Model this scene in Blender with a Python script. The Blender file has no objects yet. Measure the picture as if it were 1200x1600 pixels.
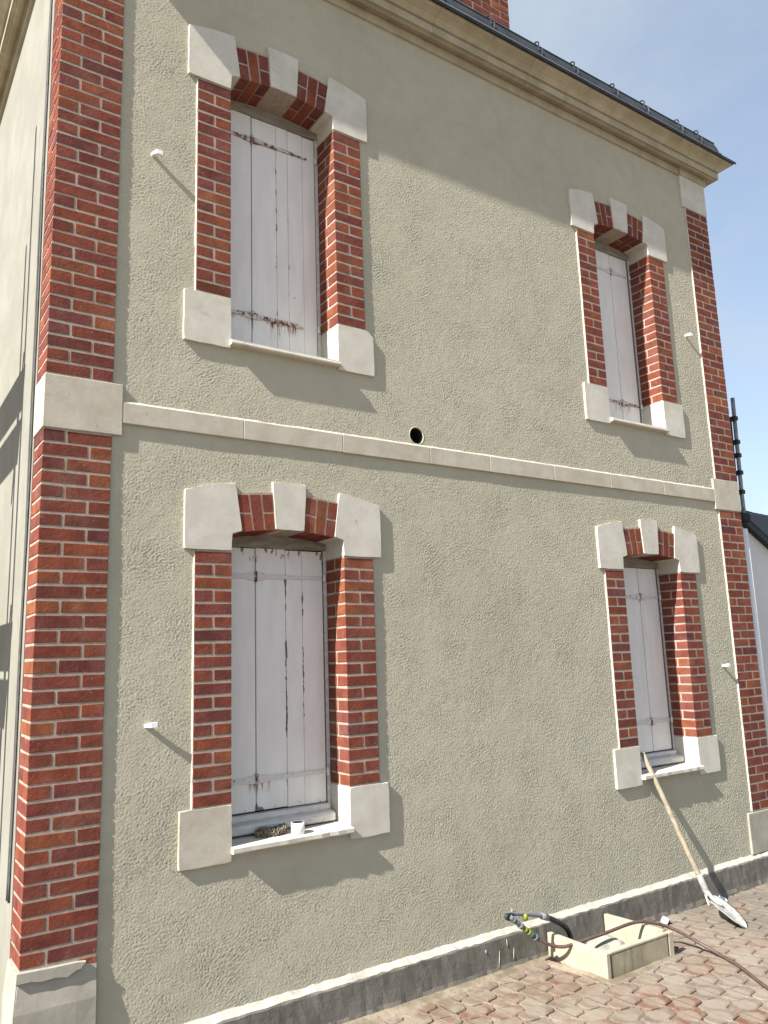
import bpy, bmesh, math, random
import numpy as np
from mathutils import Vector, Matrix, Euler

random.seed(7)
rng = np.random.default_rng(11)
SC = bpy.context.scene
COL = SC.collection
R = math.radians

# ------------------------------------------------------------------ camera
cam_data = bpy.data.cameras.new('camera')
cam = bpy.data.objects.new('camera', cam_data)
COL.objects.link(cam)
CAM = Vector((-0.713, -3.987, 1.301))
yaw, pitch, roll = R(34.236), R(10.236), R(-1.954)
fw = Vector((math.sin(yaw) * math.cos(pitch), math.cos(yaw) * math.cos(pitch), math.sin(pitch)))
rt = Vector((math.cos(yaw), -math.sin(yaw), 0))
up = rt.cross(fw)
rr = math.cos(roll) * rt + math.sin(roll) * up
uu = -math.sin(roll) * rt + math.cos(roll) * up
cam.matrix_world = Matrix(((rr.x, uu.x, -fw.x, CAM.x), (rr.y, uu.y, -fw.y, CAM.y),
                           (rr.z, uu.z, -fw.z, CAM.z), (0, 0, 0, 1)))
cam_data.sensor_fit = 'VERTICAL'
cam_data.sensor_height = 36
cam_data.sensor_width = 27
cam_data.lens = 1228.1 / 1600 * 36
cam_data.clip_start = 0.05
cam_data.clip_end = 1000
SC.camera = cam

# ------------------------------------------------------------------ light
SUN = Vector((-5.6, -1.0, 5.0)).normalized()          # towards the sun
sun_el = math.asin(SUN.z)
sun_az = math.atan2(SUN.x, SUN.y)                      # clockwise from +Y
SUN_STRENGTH, SKY_STRENGTH, EXPOSURE = 5.0, 0.090, 1.38
w = bpy.data.worlds.new('World')
SC.world = w
w.use_nodes = True
nt = w.node_tree
for n in list(nt.nodes):
    nt.nodes.remove(n)
wout = nt.nodes.new('ShaderNodeOutputWorld')
bg = nt.nodes.new('ShaderNodeBackground')
sky = nt.nodes.new('ShaderNodeTexSky')
sky.sky_type = 'NISHITA'
sky.sun_disc = False
sky.sun_elevation = sun_el
sky.sun_rotation = sun_az
sky.air_density = 1.0
sky.dust_density = 0.8
sky.ozone_density = 1.2
tc = nt.nodes.new('ShaderNodeTexCoord')
mp = nt.nodes.new('ShaderNodeMapping')
mp.inputs['Scale'].default_value = (1.0, 1.0, 1.7)
mp.inputs['Rotation'].default_value = (0.2, 0.3, 0.9)
ns = nt.nodes.new('ShaderNodeTexNoise')
ns.inputs['Scale'].default_value = 2.6
ns.inputs['Detail'].default_value = 7
ns.inputs['Roughness'].default_value = 0.52
ns.inputs['Distortion'].default_value = 0.25
rp = nt.nodes.new('ShaderNodeMapRange')
rp.interpolation_type = 'SMOOTHSTEP'
rp.inputs['From Min'].default_value = 0.30
rp.inputs['From Max'].default_value = 0.74
rp.inputs['To Min'].default_value = 0.30
rp.inputs['To Max'].default_value = 0.85
mx = nt.nodes.new('ShaderNodeMix')
mx.data_type = 'RGBA'
mx.inputs['B'].default_value = (2.75, 3.10, 3.45, 1)
nt.links.new(tc.outputs['Generated'], mp.inputs['Vector'])
nt.links.new(mp.outputs['Vector'], ns.inputs['Vector'])
nt.links.new(ns.outputs['Fac'], rp.inputs['Value'])
nt.links.new(rp.outputs['Result'], mx.inputs['Factor'])
nt.links.new(sky.outputs['Color'], mx.inputs['A'])
nt.links.new(mx.outputs['Result'], bg.inputs['Color'])
bg.inputs['Strength'].default_value = SKY_STRENGTH
nt.links.new(bg.outputs['Background'], wout.inputs['Surface'])

sl = bpy.data.lights.new('sun', 'SUN')
sl.energy = SUN_STRENGTH
sl.angle = R(0.53)
sl.color = (1.0, 0.95, 0.87)
so = bpy.data.objects.new('sun', sl)
COL.objects.link(so)
so.rotation_euler = SUN.to_track_quat('Z', 'Y').to_euler()
so.location = SUN * 40

SC.render.engine = 'CYCLES'
SC.view_settings.view_transform = 'Standard'
SC.view_settings.look = 'None'
SC.view_settings.exposure = EXPOSURE
SC.view_settings.gamma = 1
SC.view_settings.use_curve_mapping = False
SC.cycles.max_bounces = 6
SC.cycles.diffuse_bounces = 4

# ------------------------------------------------------------------ node helpers
class NB:
    def __init__(s, name, rough=0.85):
        s.m = bpy.data.materials.new(name)
        s.m.use_nodes = True
        s.t = s.m.node_tree
        s.b = s.t.nodes['Principled BSDF']
        s.b.inputs['Roughness'].default_value = rough
        s.b.inputs['Specular IOR Level'].default_value = 0.25
        s._pos = None
    def n(s, typ, **kw):
        x = s.t.nodes.new(typ)
        for k, v in kw.items():
            setattr(x, k, v)
        return x
    def l(s, a, b):
        s.t.links.new(a, b)
    def set(s, sock, v):
        if hasattr(v, 'is_output') or isinstance(v, bpy.types.NodeSocket):
            s.l(v, sock)
        else:
            sock.default_value = v if not isinstance(v, tuple) or len(v) != 3 or sock.type != 'RGBA' else (*v, 1)
    def pos(s):
        if s._pos is None:
            s._pos = s.n('ShaderNodeNewGeometry').outputs['Position']
        return s._pos
    def obj(s):
        return s.n('ShaderNodeTexCoord').outputs['Object']
    def rnd(s):
        return s.n('ShaderNodeObjectInfo').outputs['Random']
    def map(s, vec, scale=(1, 1, 1), loc=(0, 0, 0), rot=(0, 0, 0)):
        m = s.n('ShaderNodeMapping')
        s.l(vec, m.inputs['Vector'])
        m.inputs['Scale'].default_value = scale
        m.inputs['Location'].default_value = loc
        m.inputs['Rotation'].default_value = rot
        return m.outputs['Vector']
    def noise(s, vec, scale, detail=4, rough=0.55, dist=0.0):
        x = s.n('ShaderNodeTexNoise')
        s.l(vec, x.inputs['Vector'])
        x.inputs['Scale'].default_value = scale
        x.inputs['Detail'].default_value = detail
        x.inputs['Roughness'].default_value = rough
        x.inputs['Distortion'].default_value = dist
        return x.outputs['Fac']
    def voro(s, vec, scale, feature='F1'):
        x = s.n('ShaderNodeTexVoronoi', feature=feature)
        s.l(vec, x.inputs['Vector'])
        x.inputs['Scale'].default_value = scale
        return x.outputs['Distance']
    def rng(s, v, a, b, c=0.0, d=1.0, smooth=True):
        x = s.n('ShaderNodeMapRange')
        if smooth:
            x.interpolation_type = 'SMOOTHSTEP'
        s.set(x.inputs['Value'], v)
        for k, q in zip(('From Min', 'From Max', 'To Min', 'To Max'), (a, b, c, d)):
            x.inputs[k].default_value = q
        return x.outputs['Result']
    def math(s, op, a, b=0.0, clamp=False):
        x = s.n('ShaderNodeMath', operation=op)
        x.use_clamp = clamp
        s.set(x.inputs[0], a)
        s.set(x.inputs[1], b)
        return x.outputs[0]
    def mix(s, f, a, b, blend='MIX'):
        x = s.n('ShaderNodeMix', data_type='RGBA', blend_type=blend)
        s.set(x.inputs['Factor'], f)
        s.set(x.inputs['A'], a)
        s.set(x.inputs['B'], b)
        return x.outputs['Result']
    def ramp(s, f, stops, interp='LINEAR'):
        x = s.n('ShaderNodeValToRGB')
        cr = x.color_ramp
        cr.interpolation = interp
        while len(cr.elements) < len(stops):
            cr.elements.new(0.5)
        for e, (p, c) in zip(cr.elements, stops):
            e.position = p
            e.color = (*c, 1)
        s.l(f, x.inputs['Fac'])
        return x.outputs['Color']
    def sep(s, v):
        x = s.n('ShaderNodeSeparateXYZ')
        s.l(v, x.inputs[0])
        return x.outputs
    def addv(s, a, b):
        x = s.n('ShaderNodeVectorMath', operation='ADD')
        s.l(a, x.inputs[0])
        s.l(b, x.inputs[1])
        return x.outputs[0]
    def rndvec(s):
        """object coordinates shifted per object so alike pieces differ"""
        r = s.rnd()
        c = s.n('ShaderNodeCombineXYZ')
        s.l(s.math('MULTIPLY', r, 37.0), c.inputs[0])
        s.l(s.math('MULTIPLY', r, 91.0), c.inputs[1])
        s.l(s.math('MULTIPLY', r, 53.0), c.inputs[2])
        return s.addv(s.obj(), c.outputs[0])
    def bump(s, h, strength=0.3, dist=0.004):
        x = s.n('ShaderNodeBump')
        x.inputs['Strength'].default_value = strength
        x.inputs['Distance'].default_value = dist
        s.l(h, x.inputs['Height'])
        s.l(x.outputs['Normal'], s.b.inputs['Normal'])
    def color(s, c):
        s.set(s.b.inputs['Base Color'], c)
        return s

M = {}

def make_materials():
    # sand-coloured scraped render
    b = NB('render_front', 0.93)
    p = b.pos()
    n1 = b.noise(p, 0.9, 5, 0.6)
    n2 = b.noise(p, 7.0, 5, 0.6)
    n3 = b.noise(p, 120, 3, 0.7)
    c = b.ramp(n1, [(0.3, (0.352, 0.334, 0.252)), (0.52, (0.398, 0.376, 0.286)), (0.72, (0.418, 0.398, 0.312))])
    c = b.mix(b.rng(n2, 0.40, 0.72, 0, 0.30), c, (0.445, 0.420, 0.328))
    c = b.mix(b.rng(n2, 0.60, 0.30, 0, 0.16), c, (0.30, 0.285, 0.225))
    c = b.mix(b.rng(n3, 0.35, 0.7, 0, 0.22), c, (0.33, 0.31, 0.245))
    b.color(c)
    b.bump(b.noise(p, 105, 4, 0.72, 0.3), 0.8, 0.0032)
    M['render'] = b.m
    # side wall: smoother lime render, colour darkened to offset the strong direct sun
    b = NB('render_side', 0.93)
    p = b.pos()
    n1 = b.noise(p, 2.2, 6, 0.62)
    n2 = b.noise(b.map(p, (1, 1, 0.35)), 14, 5, 0.6)
    c = b.mix(b.rng(n1, 0.35, 0.7), (0.200, 0.196, 0.166), (0.235, 0.231, 0.200))
    c = b.mix(b.rng(n2, 0.52, 0.72, 0, 0.35), c, (0.155, 0.150, 0.128))
    c = b.mix(b.rng(b.noise(p, 60, 4), 0.68, 0.74, 0, 0.5), c, (0.13, 0.12, 0.10))
    b.color(c)
    b.bump(b.math('ADD', b.noise(p, 12, 6, 0.6), b.math('MULTIPLY', b.noise(p, 120, 3), 0.25)), 0.35, 0.006)
    M['side'] = b.m
    # smooth cement
    b = NB('cement', 0.9)
    p = b.pos()
    n1 = b.noise(p, 5, 6, 0.62)
    c = b.mix(b.rng(n1, 0.32, 0.68), (0.265, 0.25, 0.205), (0.345, 0.328, 0.275))
    c = b.mix(b.rng(b.noise(b.map(p, (1, 1, 5)), 9, 4), 0.55, 0.75, 0, 0.35), c, (0.24, 0.225, 0.185))
    b.color(c)
    b.bump(b.noise(p, 35, 6, 0.65), 0.25, 0.003)
    M['cement'] = b.m
    # limestone: fresh white tuffeau, and an older tan kind
    def lime(name, lo, hi, stain, k):
        b = NB(name, 0.8)
        b.b.inputs['Specular IOR Level'].default_value = 0.12
        v = b.rndvec()
        r_ = b.rnd()
        n1 = b.noise(v, 6, 6, 0.6)
        n2 = b.noise(b.map(v, (1, 1, 2.2), rot=(0, 0.5, 0)), 13, 5, 0.65, 0.6)
        c = b.mix(b.rng(n1, 0.3, 0.7), lo, hi)
        c = b.mix(b.rng(n2, 0.54, 0.78, 0, 0.40 * k), c, stain)
        c = b.mix(b.math('MULTIPLY', b.rng(b.noise(b.map(v, (1, 1, 2.0), rot=(0, -0.7, 0)), 6, 6, 0.7, 0.8), 0.56, 0.74, 0, 0.8 * k), b.rng(r_, 0.2, 0.9, 0.3, 1.2)), c, stain)
        c = b.mix(b.rng(b.noise(v, 30, 4, 0.6), 0.69, 0.73, 0, 0.5), c, tuple(x * 0.6 for x in stain))
        c = b.mix(b.rng(b.voro(v, 8), 0.045, 0.015, 0, 0.7), c, (0.15, 0.13, 0.10))
        b.color(c)
        b.bump(b.math('ADD', b.noise(v, 24, 6, 0.65), b.math('MULTIPLY', b.noise(v, 160, 3), 0.25)), 0.22, 0.004)
        return b.m
    M['stone'] = lime('limestone', (0.455, 0.43, 0.37), (0.535, 0.512, 0.452), (0.37, 0.325, 0.25), 0.8)
    M['stone_tan'] = lime('limestone_tan', (0.375, 0.338, 0.272), (0.455, 0.42, 0.352), (0.30, 0.25, 0.18), 1.0)
    # weathered limestone of the cornice
    b = NB('limestone_weathered', 0.88)
    v = b.rndvec()
    p = b.pos()
    c = b.mix(b.rng(b.noise(v, 5, 6, 0.6), 0.3, 0.7), (0.30, 0.265, 0.185), (0.40, 0.365, 0.27))
    c = b.mix(b.rng(b.noise(p, 3.2, 6, 0.62), 0.55, 0.78, 0, 0.35), c, (0.27, 0.28, 0.21))
    c = b.mix(b.rng(b.noise(p, 22, 5, 0.65), 0.6, 0.75, 0, 0.6), c, (0.17, 0.155, 0.11))
    b.color(c)
    b.bump(b.noise(p, 40, 6, 0.65), 0.3, 0.004)
    M['cornice'] = b.m
    # bricks
    def brick(name, extra=None):
        b = NB(name, 0.88)
        b.b.inputs['Specular IOR Level'].default_value = 0.08
        v = b.rndvec()
        r = b.rnd()
        c = b.ramp(r, [(0.0, (0.205, 0.055, 0.031)), (0.10, (0.140, 0.043, 0.033)), (0.20, (0.235, 0.072, 0.034)),
                       (0.30, (0.165, 0.050, 0.040)), (0.40, (0.205, 0.058, 0.033)), (0.50, (0.118, 0.041, 0.038)),
                       (0.60, (0.255, 0.086, 0.038)), (0.70, (0.180, 0.052, 0.034)), (0.80, (0.145, 0.050, 0.046)), (0.90, (0.190, 0.056, 0.038)), (1.0, (0.220, 0.064, 0.034))])
        c = b.mix(b.rng(b.noise(v, 7, 6, 0.66), 0.36, 0.62, 0.0, 0.75), c, b.mix(0.6, c, (0.055, 0.018, 0.018)))
        c = b.mix(b.rng(b.noise(b.map(v, (1, 1, 2.5)), 15, 6, 0.68), 0.54, 0.74, 0.0, 0.55), c, (0.225, 0.075, 0.036))
        # pale mortar bloom
        c = b.mix(b.rng(b.noise(b.pos(), 4.0, 7, 0.72), 0.48, 0.78, 0.0, 0.30), c, (0.28, 0.185, 0.160))
        c = b.mix(b.rng(b.noise(b.pos(), 17, 6, 0.72, 0.6), 0.61, 0.74, 0.0, 0.36), c, (0.31, 0.235, 0.20))
        c = b.mix(b.rng(b.noise(v, 65, 4, 0.62), 0.655, 0.74, 0.0, 0.5), c, (0.36, 0.28, 0.23))
        c = b.mix(b.rng(b.noise(v, 48, 4, 0.6), 0.66, 0.73, 0.0, 0.6), c, (0.04, 0.015, 0.014))
        if extra:
            c = extra(b, c)
        b.color(c)
        b.bump(b.math('ADD', b.noise(v, 60, 5, 0.65), b.math('MULTIPLY', b.noise(v, 18, 3), 0.8)), 0.45, 0.0045)
        return b.m
    M['brick'] = brick('brick')
    def rusty(b, c):
        return b.mix(b.rng(b.noise(b.rndvec(), 14, 5, 0.6), 0.34, 0.62, 0.1, 0.85), c, (0.10, 0.035, 0.012))
    M['brick_rusty'] = brick('brick_rust_stained', rusty)
    b = NB('mortar', 0.95)
    p = b.pos()
    c = b.mix(b.rng(b.noise(p, 30, 5, 0.65), 0.3, 0.7), (0.255, 0.212, 0.172), (0.345, 0.296, 0.243))
    c = b.mix(b.rng(b.noise(p, 3.5, 4), 0.5, 0.7, 0, 0.4), c, (0.34, 0.285, 0.24))
    b.color(c)
    b.bump(b.noise(p, 150, 4, 0.7), 0.4, 0.002)
    M['mortar'] = b.m
    b = NB('white_mortar', 0.93)
    p = b.pos()
    c = b.mix(b.rng(b.noise(p, 45, 5, 0.7), 0.3, 0.7), (0.40, 0.37, 0.315), (0.55, 0.52, 0.46))
    c = b.mix(b.rng(b.noise(p, 7, 6, 0.7), 0.50, 0.66, 0, 0.7), c, (0.25, 0.225, 0.18))
    b.color(c)
    b.bump(b.noise(p, 90, 5, 0.7), 0.4, 0.003)
    M['white_mortar'] = b.m
    b = NB('plinth_cap_mortar', 0.95)
    p = b.pos()
    c = b.mix(b.rng(b.noise(p, 30, 6, 0.7), 0.3, 0.7), (0.31, 0.29, 0.25), (0.43, 0.408, 0.36))
    c = b.mix(b.rng(b.noise(p, 5, 7, 0.72), 0.50, 0.68, 0, 0.5), c, (0.20, 0.182, 0.15))
    b.color(c)
    b.bump(b.noise(p, 60, 5, 0.7), 0.5, 0.004)
    M['plinth_cap'] = b.m
    # painted shutters
    def paint(name, peel_top=None, peel_bot=None, rust=(), seams=()):
        b = NB(name, 0.55)
        p = b.pos()
        s = b.sep(p)
        v = b.map(p, (1, 1, 0.22))
        n = b.noise(v, 16, 5, 0.6)
        c = b.mix(b.rng(n, 0.3, 0.7), (0.645, 0.636, 0.615), (0.705, 0.698, 0.675))
        c = b.mix(b.rng(b.noise(v, 60, 4), 0.58, 0.78, 0, 0.18), c, (0.50, 0.49, 0.48))
        c = b.mix(b.rng(b.noise(p, 95, 3, 0.6), 0.735, 0.76, 0, 0.7), c, (0.20, 0.18, 0.16))
        pe = b.noise(b.map(p, (1.0, 1, 0.34)), 26, 6, 0.68, 0.4)
        thr = b.rng(b.noise(p, 2.6, 3), 0.3, 0.7, 0.0, 0.06)
        val = b.math('ADD', pe, thr)
        if peel_top is not None:
            val = b.math('ADD', val, b.rng(s[2], peel_top - 0.16, peel_top, 0, 0.17))
        if peel_bot is not None:
            val = b.math('ADD', val, b.rng(s[2], peel_bot + 0.10, peel_bot, 0, 0.14))
        for (x0, z0, z1, k) in seams:          # paint flaking along a board joint
            g = b.rng(b.math('ABSOLUTE', b.math('SUBTRACT', s[0], x0)), 0.0, 0.016, k, 0.0)
            g = b.math('MULTIPLY', g, b.rng(s[2], z0, z0 + 0.1))
            g = b.math('MULTIPLY', g, b.rng(s[2], z1, z1 - 0.1))
            val = b.math('ADD', val, g)
        peel = b.rng(val, 0.755, 0.775)
        c = b.mix(peel, c, b.mix(b.noise(v, 40, 3), (0.13, 0.115, 0.10), (0.24, 0.21, 0.185)))
        for (x0, x1, z, ln, k) in rust:        # rust runs under the iron straps
            mx_ = b.math('MULTIPLY', b.rng(s[0], x0 - 0.02, x0 + 0.02), b.rng(s[0], x1 + 0.02, x1 - 0.02))
            mz = b.math('MULTIPLY', b.rng(s[2], z - ln, z - 0.01), b.rng(s[2], z + 0.012, z + 0.002))
            st = b.rng(b.noise(b.map(p, (1, 1, 0.10)), 55, 4, 0.6), 0.46, 0.66)
            f = b.math('MULTIPLY', b.math('MULTIPLY', mx_, mz), b.math('MULTIPLY', st, k), clamp=True)
            c = b.mix(f, c, (0.20, 0.068, 0.022))
        b.color(c)
        b.bump(b.math('ADD', b.noise(b.map(p, (1, 1, 0.08)), 130, 4), b.math('MULTIPLY', peel, -0.8)), 0.2, 0.002)
        return b.m
    M['paint_ll'] = paint('shutter_paint_flaking', 1.93, 0.47, [(1.17, 1.30, 0.64, 0.10, 1.0)], [(1.412, 0.80, 1.85, 0.25), (1.523, 0.8, 1.85, 0.23), (1.412, 0.5, 0.86, 0.16), (1.219, .48, 1.0, .14)])
    M['paint_ul'] = paint('shutter_paint_rust_streaked', None, None, [(1.185, 1.235, 3.38, 0.14, 1.1), (1.185, 1.23, 4.58, 0.08, 0.8), (1.32, 1.41, 3.372, 0.15, 1.6), (1.43, 1.51, 3.366, 0.09, 1.4), (1.02, 1.19, 3.37, .05, .9)], [(1.378, 3.1, 4.70, 0.15), (1.461, 3.1, 4.6, 0.15), (1.570, 3.1, 3.9, 0.1)])
    M['paint_r'] = paint('shutter_paint_plain', None, None, [(4.55, 4.75, 3.33, 0.12, 0.9), (4.55, 4.72, 1.68, 0.06, 0.6)])
    b = NB('rusty_iron', 0.8)
    p = b.pos()
    n = b.noise(p, 38, 5, 0.68)
    c = b.mix(b.rng(n, 0.46, 0.56), (0.52, 0.51, 0.50), (0.15, 0.052, 0.02))
    c = b.mix(b.rng(b.noise(p, 90, 3), 0.55, 0.68, 0, 0.8), c, (0.035, 0.022, 0.016))
    b.color(c)
    b.bump(n, 0.4, 0.002)
    M['rust'] = b.m
    b = NB('painted_iron', 0.6)
    p = b.pos()
    n = b.noise(p, 45, 5, 0.68)
    c = b.mix(b.rng(n, 0.60, 0.66), (0.56, 0.552, 0.535), (0.20, 0.10, 0.06))
    b.color(c)
    M['iron'] = b.m
    b = NB('grey_frame_wood', 0.7)
    p = b.pos()
    c = b.mix(b.rng(b.noise(b.map(p, (0.3, 1, 1)), 30, 5), 0.3, 0.7), (0.43, 0.425, 0.405), (0.56, 0.55, 0.53))
    c = b.mix(b.rng(b.noise(p, 24, 5, 0.7), 0.62, 0.68, 0, 0.7), c, (0.20, 0.18, 0.155))
    b.color(c)
    M['frame'] = b.m
    b = NB('bare_grey_wood', 0.85)
    p = b.pos()
    b.color(b.mix(b.rng(b.noise(b.map(p, (0.2, 1, 1)), 40, 5), 0.3, 0.7), (0.17, 0.155, 0.13), (0.27, 0.25, 0.215)))
    M['bare_wood'] = b.m
    # zinc gutter
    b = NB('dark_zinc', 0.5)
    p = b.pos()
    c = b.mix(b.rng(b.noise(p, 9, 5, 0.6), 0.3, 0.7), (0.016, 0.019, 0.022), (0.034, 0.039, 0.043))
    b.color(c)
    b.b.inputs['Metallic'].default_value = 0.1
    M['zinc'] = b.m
    b = NB('bright_zinc_edge', 0.42)
    b.color((0.30, 0.31, 0.32))
    b.b.inputs['Metallic'].default_value = 0.6
    M['zinc_edge'] = b.m
    b = NB('slate', 0.7)
    v = b.rndvec()
    c = b.mix(b.rnd(), (0.040, 0.044, 0.050), (0.080, 0.085, 0.092))
    c = b.mix(b.rng(b.noise(b.pos(), 18, 5, 0.65), 0.6, 0.7, 0, 0.7), c, (0.15, 0.145, 0.10))
    b.color(c)
    b.bump(b.noise(v, 40, 5), 0.3, 0.004)
    M['slate'] = b.m
    # dark rough plinth
    b = NB('plinth_concrete', 0.93)
    p = b.pos()
    n = b.noise(p, 6, 6, 0.68)
    c = b.mix(b.rng(n, 0.3, 0.7), (0.108, 0.100, 0.085), (0.165, 0.154, 0.134))
    c = b.mix(b.rng(b.noise(p, 55, 5, 0.7), 0.58, 0.72, 0, 0.45), c, (0.16, 0.15, 0.13))
    c = b.mix(b.rng(b.noise(b.map(p, (1, 1, 1.6)), 22, 4, 0.6), 0.735, 0.755, 0, 0.8), c, (0.52, 0.49, 0.43))
    z = b.sep(p)[2]
    c = b.mix(b.math('MULTIPLY', b.rng(z, -0.50, -0.60), b.rng(b.noise(p, 9, 5, 0.65), 0.45, 0.6)), c, (0.15, 0.14, 0.12))
    b.color(c)
    b.bump(b.math('ADD', b.noise(p, 30, 6, 0.7), b.math('MULTIPLY', b.noise(p, 170, 4, 0.7), 0.35)), 0.55, 0.008)
    M['plinth'] = b.m
    # pavers
    b = NB('paver_concrete', 0.88)
    v = b.rndvec()
    p = b.pos()
    r = b.rnd()
    c = b.ramp(r, [(0.0, (0.158, 0.128, 0.103)), (0.16, (0.135, 0.099, 0.085)), (0.30, (0.184, 0.155, 0.126)), (0.44, (0.144, 0.108, 0.093)),
                   (0.56, (0.194, 0.162, 0.132)), (0.68, (0.140, 0.108, 0.091)), (0.80, (0.171, 0.137, 0.111)), (0.85, (0.122, 0.058, 0.038)),
                   (0.93, (0.140, 0.077, 0.055)), (0.97, (0.171, 0.137, 0.109))], 'CONSTANT')
    c = b.mix(b.rng(b.noise(v, 12, 6, 0.68), 0.38, 0.66, 0, 0.6), c, (0.230, 0.198, 0.158))
    c = b.mix(b.rng(b.noise(v, 30, 5, 0.66), 0.56, 0.70, 0, 0.45), c, (0.090, 0.068, 0.053))
    c = b.mix(b.rng(b.noise(v, 85, 4, 0.6), 0.60, 0.7, 0, 0.4), c, (0.068, 0.056, 0.046))
    oc = b.n('ShaderNodeVectorMath', operation='LENGTH')
    b.l(b.n('ShaderNodeTexCoord').outputs['Object'], oc.inputs[0])
    worn = b.math('ADD', b.rng(oc.outputs['Value'], 0.085, 0.035), b.math('MULTIPLY', b.noise(v, 20, 5, 0.65), 0.9))
    c = b.mix(b.rng(worn, 0.75, 1.25, 0.0, 0.55), c, (0.245, 0.212, 0.172))
    ps = b.sep(p)
    # cement dust and rusty-brown slurry trodden over the paving by the wall
    near = b.math('MULTIPLY', b.rng(ps[1], -1.15, -0.15, 0.10, 1.0), b.rng(ps[0], 4.4, 3.2, 0.35, 1.0))
    dust = b.math('MULTIPLY', b.rng(b.noise(p, 5.5, 7, 0.70), 0.40, 0.58), near)
    c = b.mix(b.math('MULTIPLY', dust, 0.85), c, b.mix(b.rng(b.noise(p, 4.2, 5, 0.6), 0.42, 0.58), (0.140, 0.098, 0.065), (0.225, 0.185, 0.140)))
    c = b.mix(b.math('MULTIPLY', b.rng(b.noise(p, 3.1, 6, 0.65, 0.5), 0.58, 0.66), b.math('MULTIPLY', near, 0.75)), c, (0.150, 0.075, 0.045))
    c = b.mix(b.math('MULTIPLY', b.rng(ps[0], 4.1, 4.8, 0, 0.85), b.rng(b.noise(p, 3, 5), 0.35, 0.6)), c, (0.125, 0.115, 0.095))
    b.color(c)
    b.bump(b.math('ADD', b.noise(v, 40, 5, 0.65), b.math('MULTIPLY', b.noise(v, 140, 3), 0.4)), 0.3, 0.004)
    M['paver'] = b.m
    b = NB('joint_sand', 0.95)
    p = b.pos()
    b.color(b.mix(b.rng(b.noise(p, 12, 6, 0.7), 0.35, 0.65), (0.09, 0.075, 0.06), (0.26, 0.205, 0.15)))
    b.bump(b.noise(p, 120, 4), 0.4, 0.004)
    M['sand'] = b.m
    b = NB('gravel_ground', 0.95)
    p = b.pos()
    b.color(b.mix(b.rng(b.noise(p, 1.3, 8, 0.7), 0.35, 0.65), (0.20, 0.165, 0.13), (0.30, 0.26, 0.215)))
    M['ground'] = b.m
    b = NB('basin_concrete', 0.9)
    p = b.pos()
    v = b.rndvec()
    c = b.mix(b.rng(b.noise(p, 7, 6, 0.65), 0.3, 0.7), (0.30, 0.268, 0.200), (0.385, 0.352, 0.275))
    c = b.mix(b.rng(b.noise(b.map(p, (1, 1, 0.3)), 20, 5), 0.56, 0.72, 0, 0.35), c, (0.24, 0.205, 0.14))
    b.color(c)
    b.bump(b.noise(p, 45, 5, 0.65), 0.3, 0.003)
    M['basin'] = b.m
    b = NB('spilt_cement', 0.95)
    p = b.pos()
    c = b.mix(b.rng(b.noise(p, 6, 7, 0.7), 0.35, 0.65), (0.135, 0.108, 0.075), (0.245, 0.205, 0.155))
    c = b.mix(b.rng(b.noise(p, 28, 5, 0.7), 0.52, 0.68, 0, 0.5), c, (0.10, 0.078, 0.055))
    b.color(c)
    b.bump(b.noise(p, 30, 6, 0.7), 0.5, 0.006)
    M['spilt'] = b.m
    b = NB('basin_concrete_shaded', 0.9)  # same concrete, darkened in colour for the front slab's grazing light
    p = b.pos()
    c = b.mix(b.rng(b.noise(p, 8, 6, 0.66), 0.3, 0.7), (0.235, 0.20, 0.135), (0.33, 0.29, 0.205))
    c = b.mix(b.rng(b.noise(b.map(p, (1, 1, 0.18)), 26, 5), 0.52, 0.70, 0, 0.6), c, (0.155, 0.13, 0.085))
    b.color(c)
    b.bump(b.noise(p, 45, 5, 0.65), 0.3, 0.003)
    M['basin_shaded'] = b.m
    b = NB('grey_rubble', 0.9)
    p = b.pos()
    b.color(b.mix(b.rng(b.noise(p, 14, 6, 0.7), 0.3, 0.7), (0.20, 0.19, 0.165), (0.36, 0.345, 0.31)))
    b.bump(b.noise(p, 40, 6, 0.7), 0.5, 0.006)
    M['rubble'] = b.m
    def plain(name, col, rough=0.5, metal=0.0, var=0.12, sc=20):
        b = NB(name, rough)
        p = b.obj()
        d = tuple(x * (1 - var) for x in col)
        u = tuple(min(1, x * (1 + var)) for x in col)
        b.color(b.mix(b.rng(b.noise(p, sc, 5, 0.65), 0.3, 0.7), d, u))
        b.b.inputs['Metallic'].default_value = metal
        M[name] = b.m
        return b
    plain('white_plastic', (0.72, 0.72, 0.72), 0.45, 0, 0.05)
    plain('black_rubber', (0.030, 0.034, 0.036), 0.5, 0, 0.3)
    plain('grey_plastic', (0.17, 0.175, 0.195), 0.45, 0, 0.25, 60)
    plain('yellow_plastic', (0.22, 0.24, 0.03), 0.45, 0, 0.2, 60)
    plain('teal_plastic', (0.03, 0.09, 0.085), 0.45, 0, 0.25, 60)
    plain('brown_hose', (0.085, 0.054, 0.049), 0.40, 0, 0.2, 30)
    plain('galvanised', (0.24, 0.25, 0.26), 0.55, 0.15, 0.3, 14)
    plain('dark_clamp', (0.03, 0.03, 0.033), 0.6, 0.3, 0.3)
    plain('wood_handle', (0.27, 0.235, 0.170), 0.75, 0, 0.25, 18)
    plain('cement_steel', (0.30, 0.297, 0.28), 0.75, 0.0, 0.3, 24)
    plain('neighbour_paint', (0.56, 0.57, 0.57), 0.85, 0, 0.05, 2)
    plain('white_pipe', (0.78, 0.78, 0.78), 0.5, 0, 0.03)
    plain('black_fascia', (0.022, 0.024, 0.026), 0.55, 0, 0.3)
    plain('grey_cable', (0.085, 0.085, 0.08), 0.7, 0, 0.2)
    plain('scaffold_board', (0.30, 0.23, 0.15), 0.9, 0, 0.25, 8)
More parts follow.
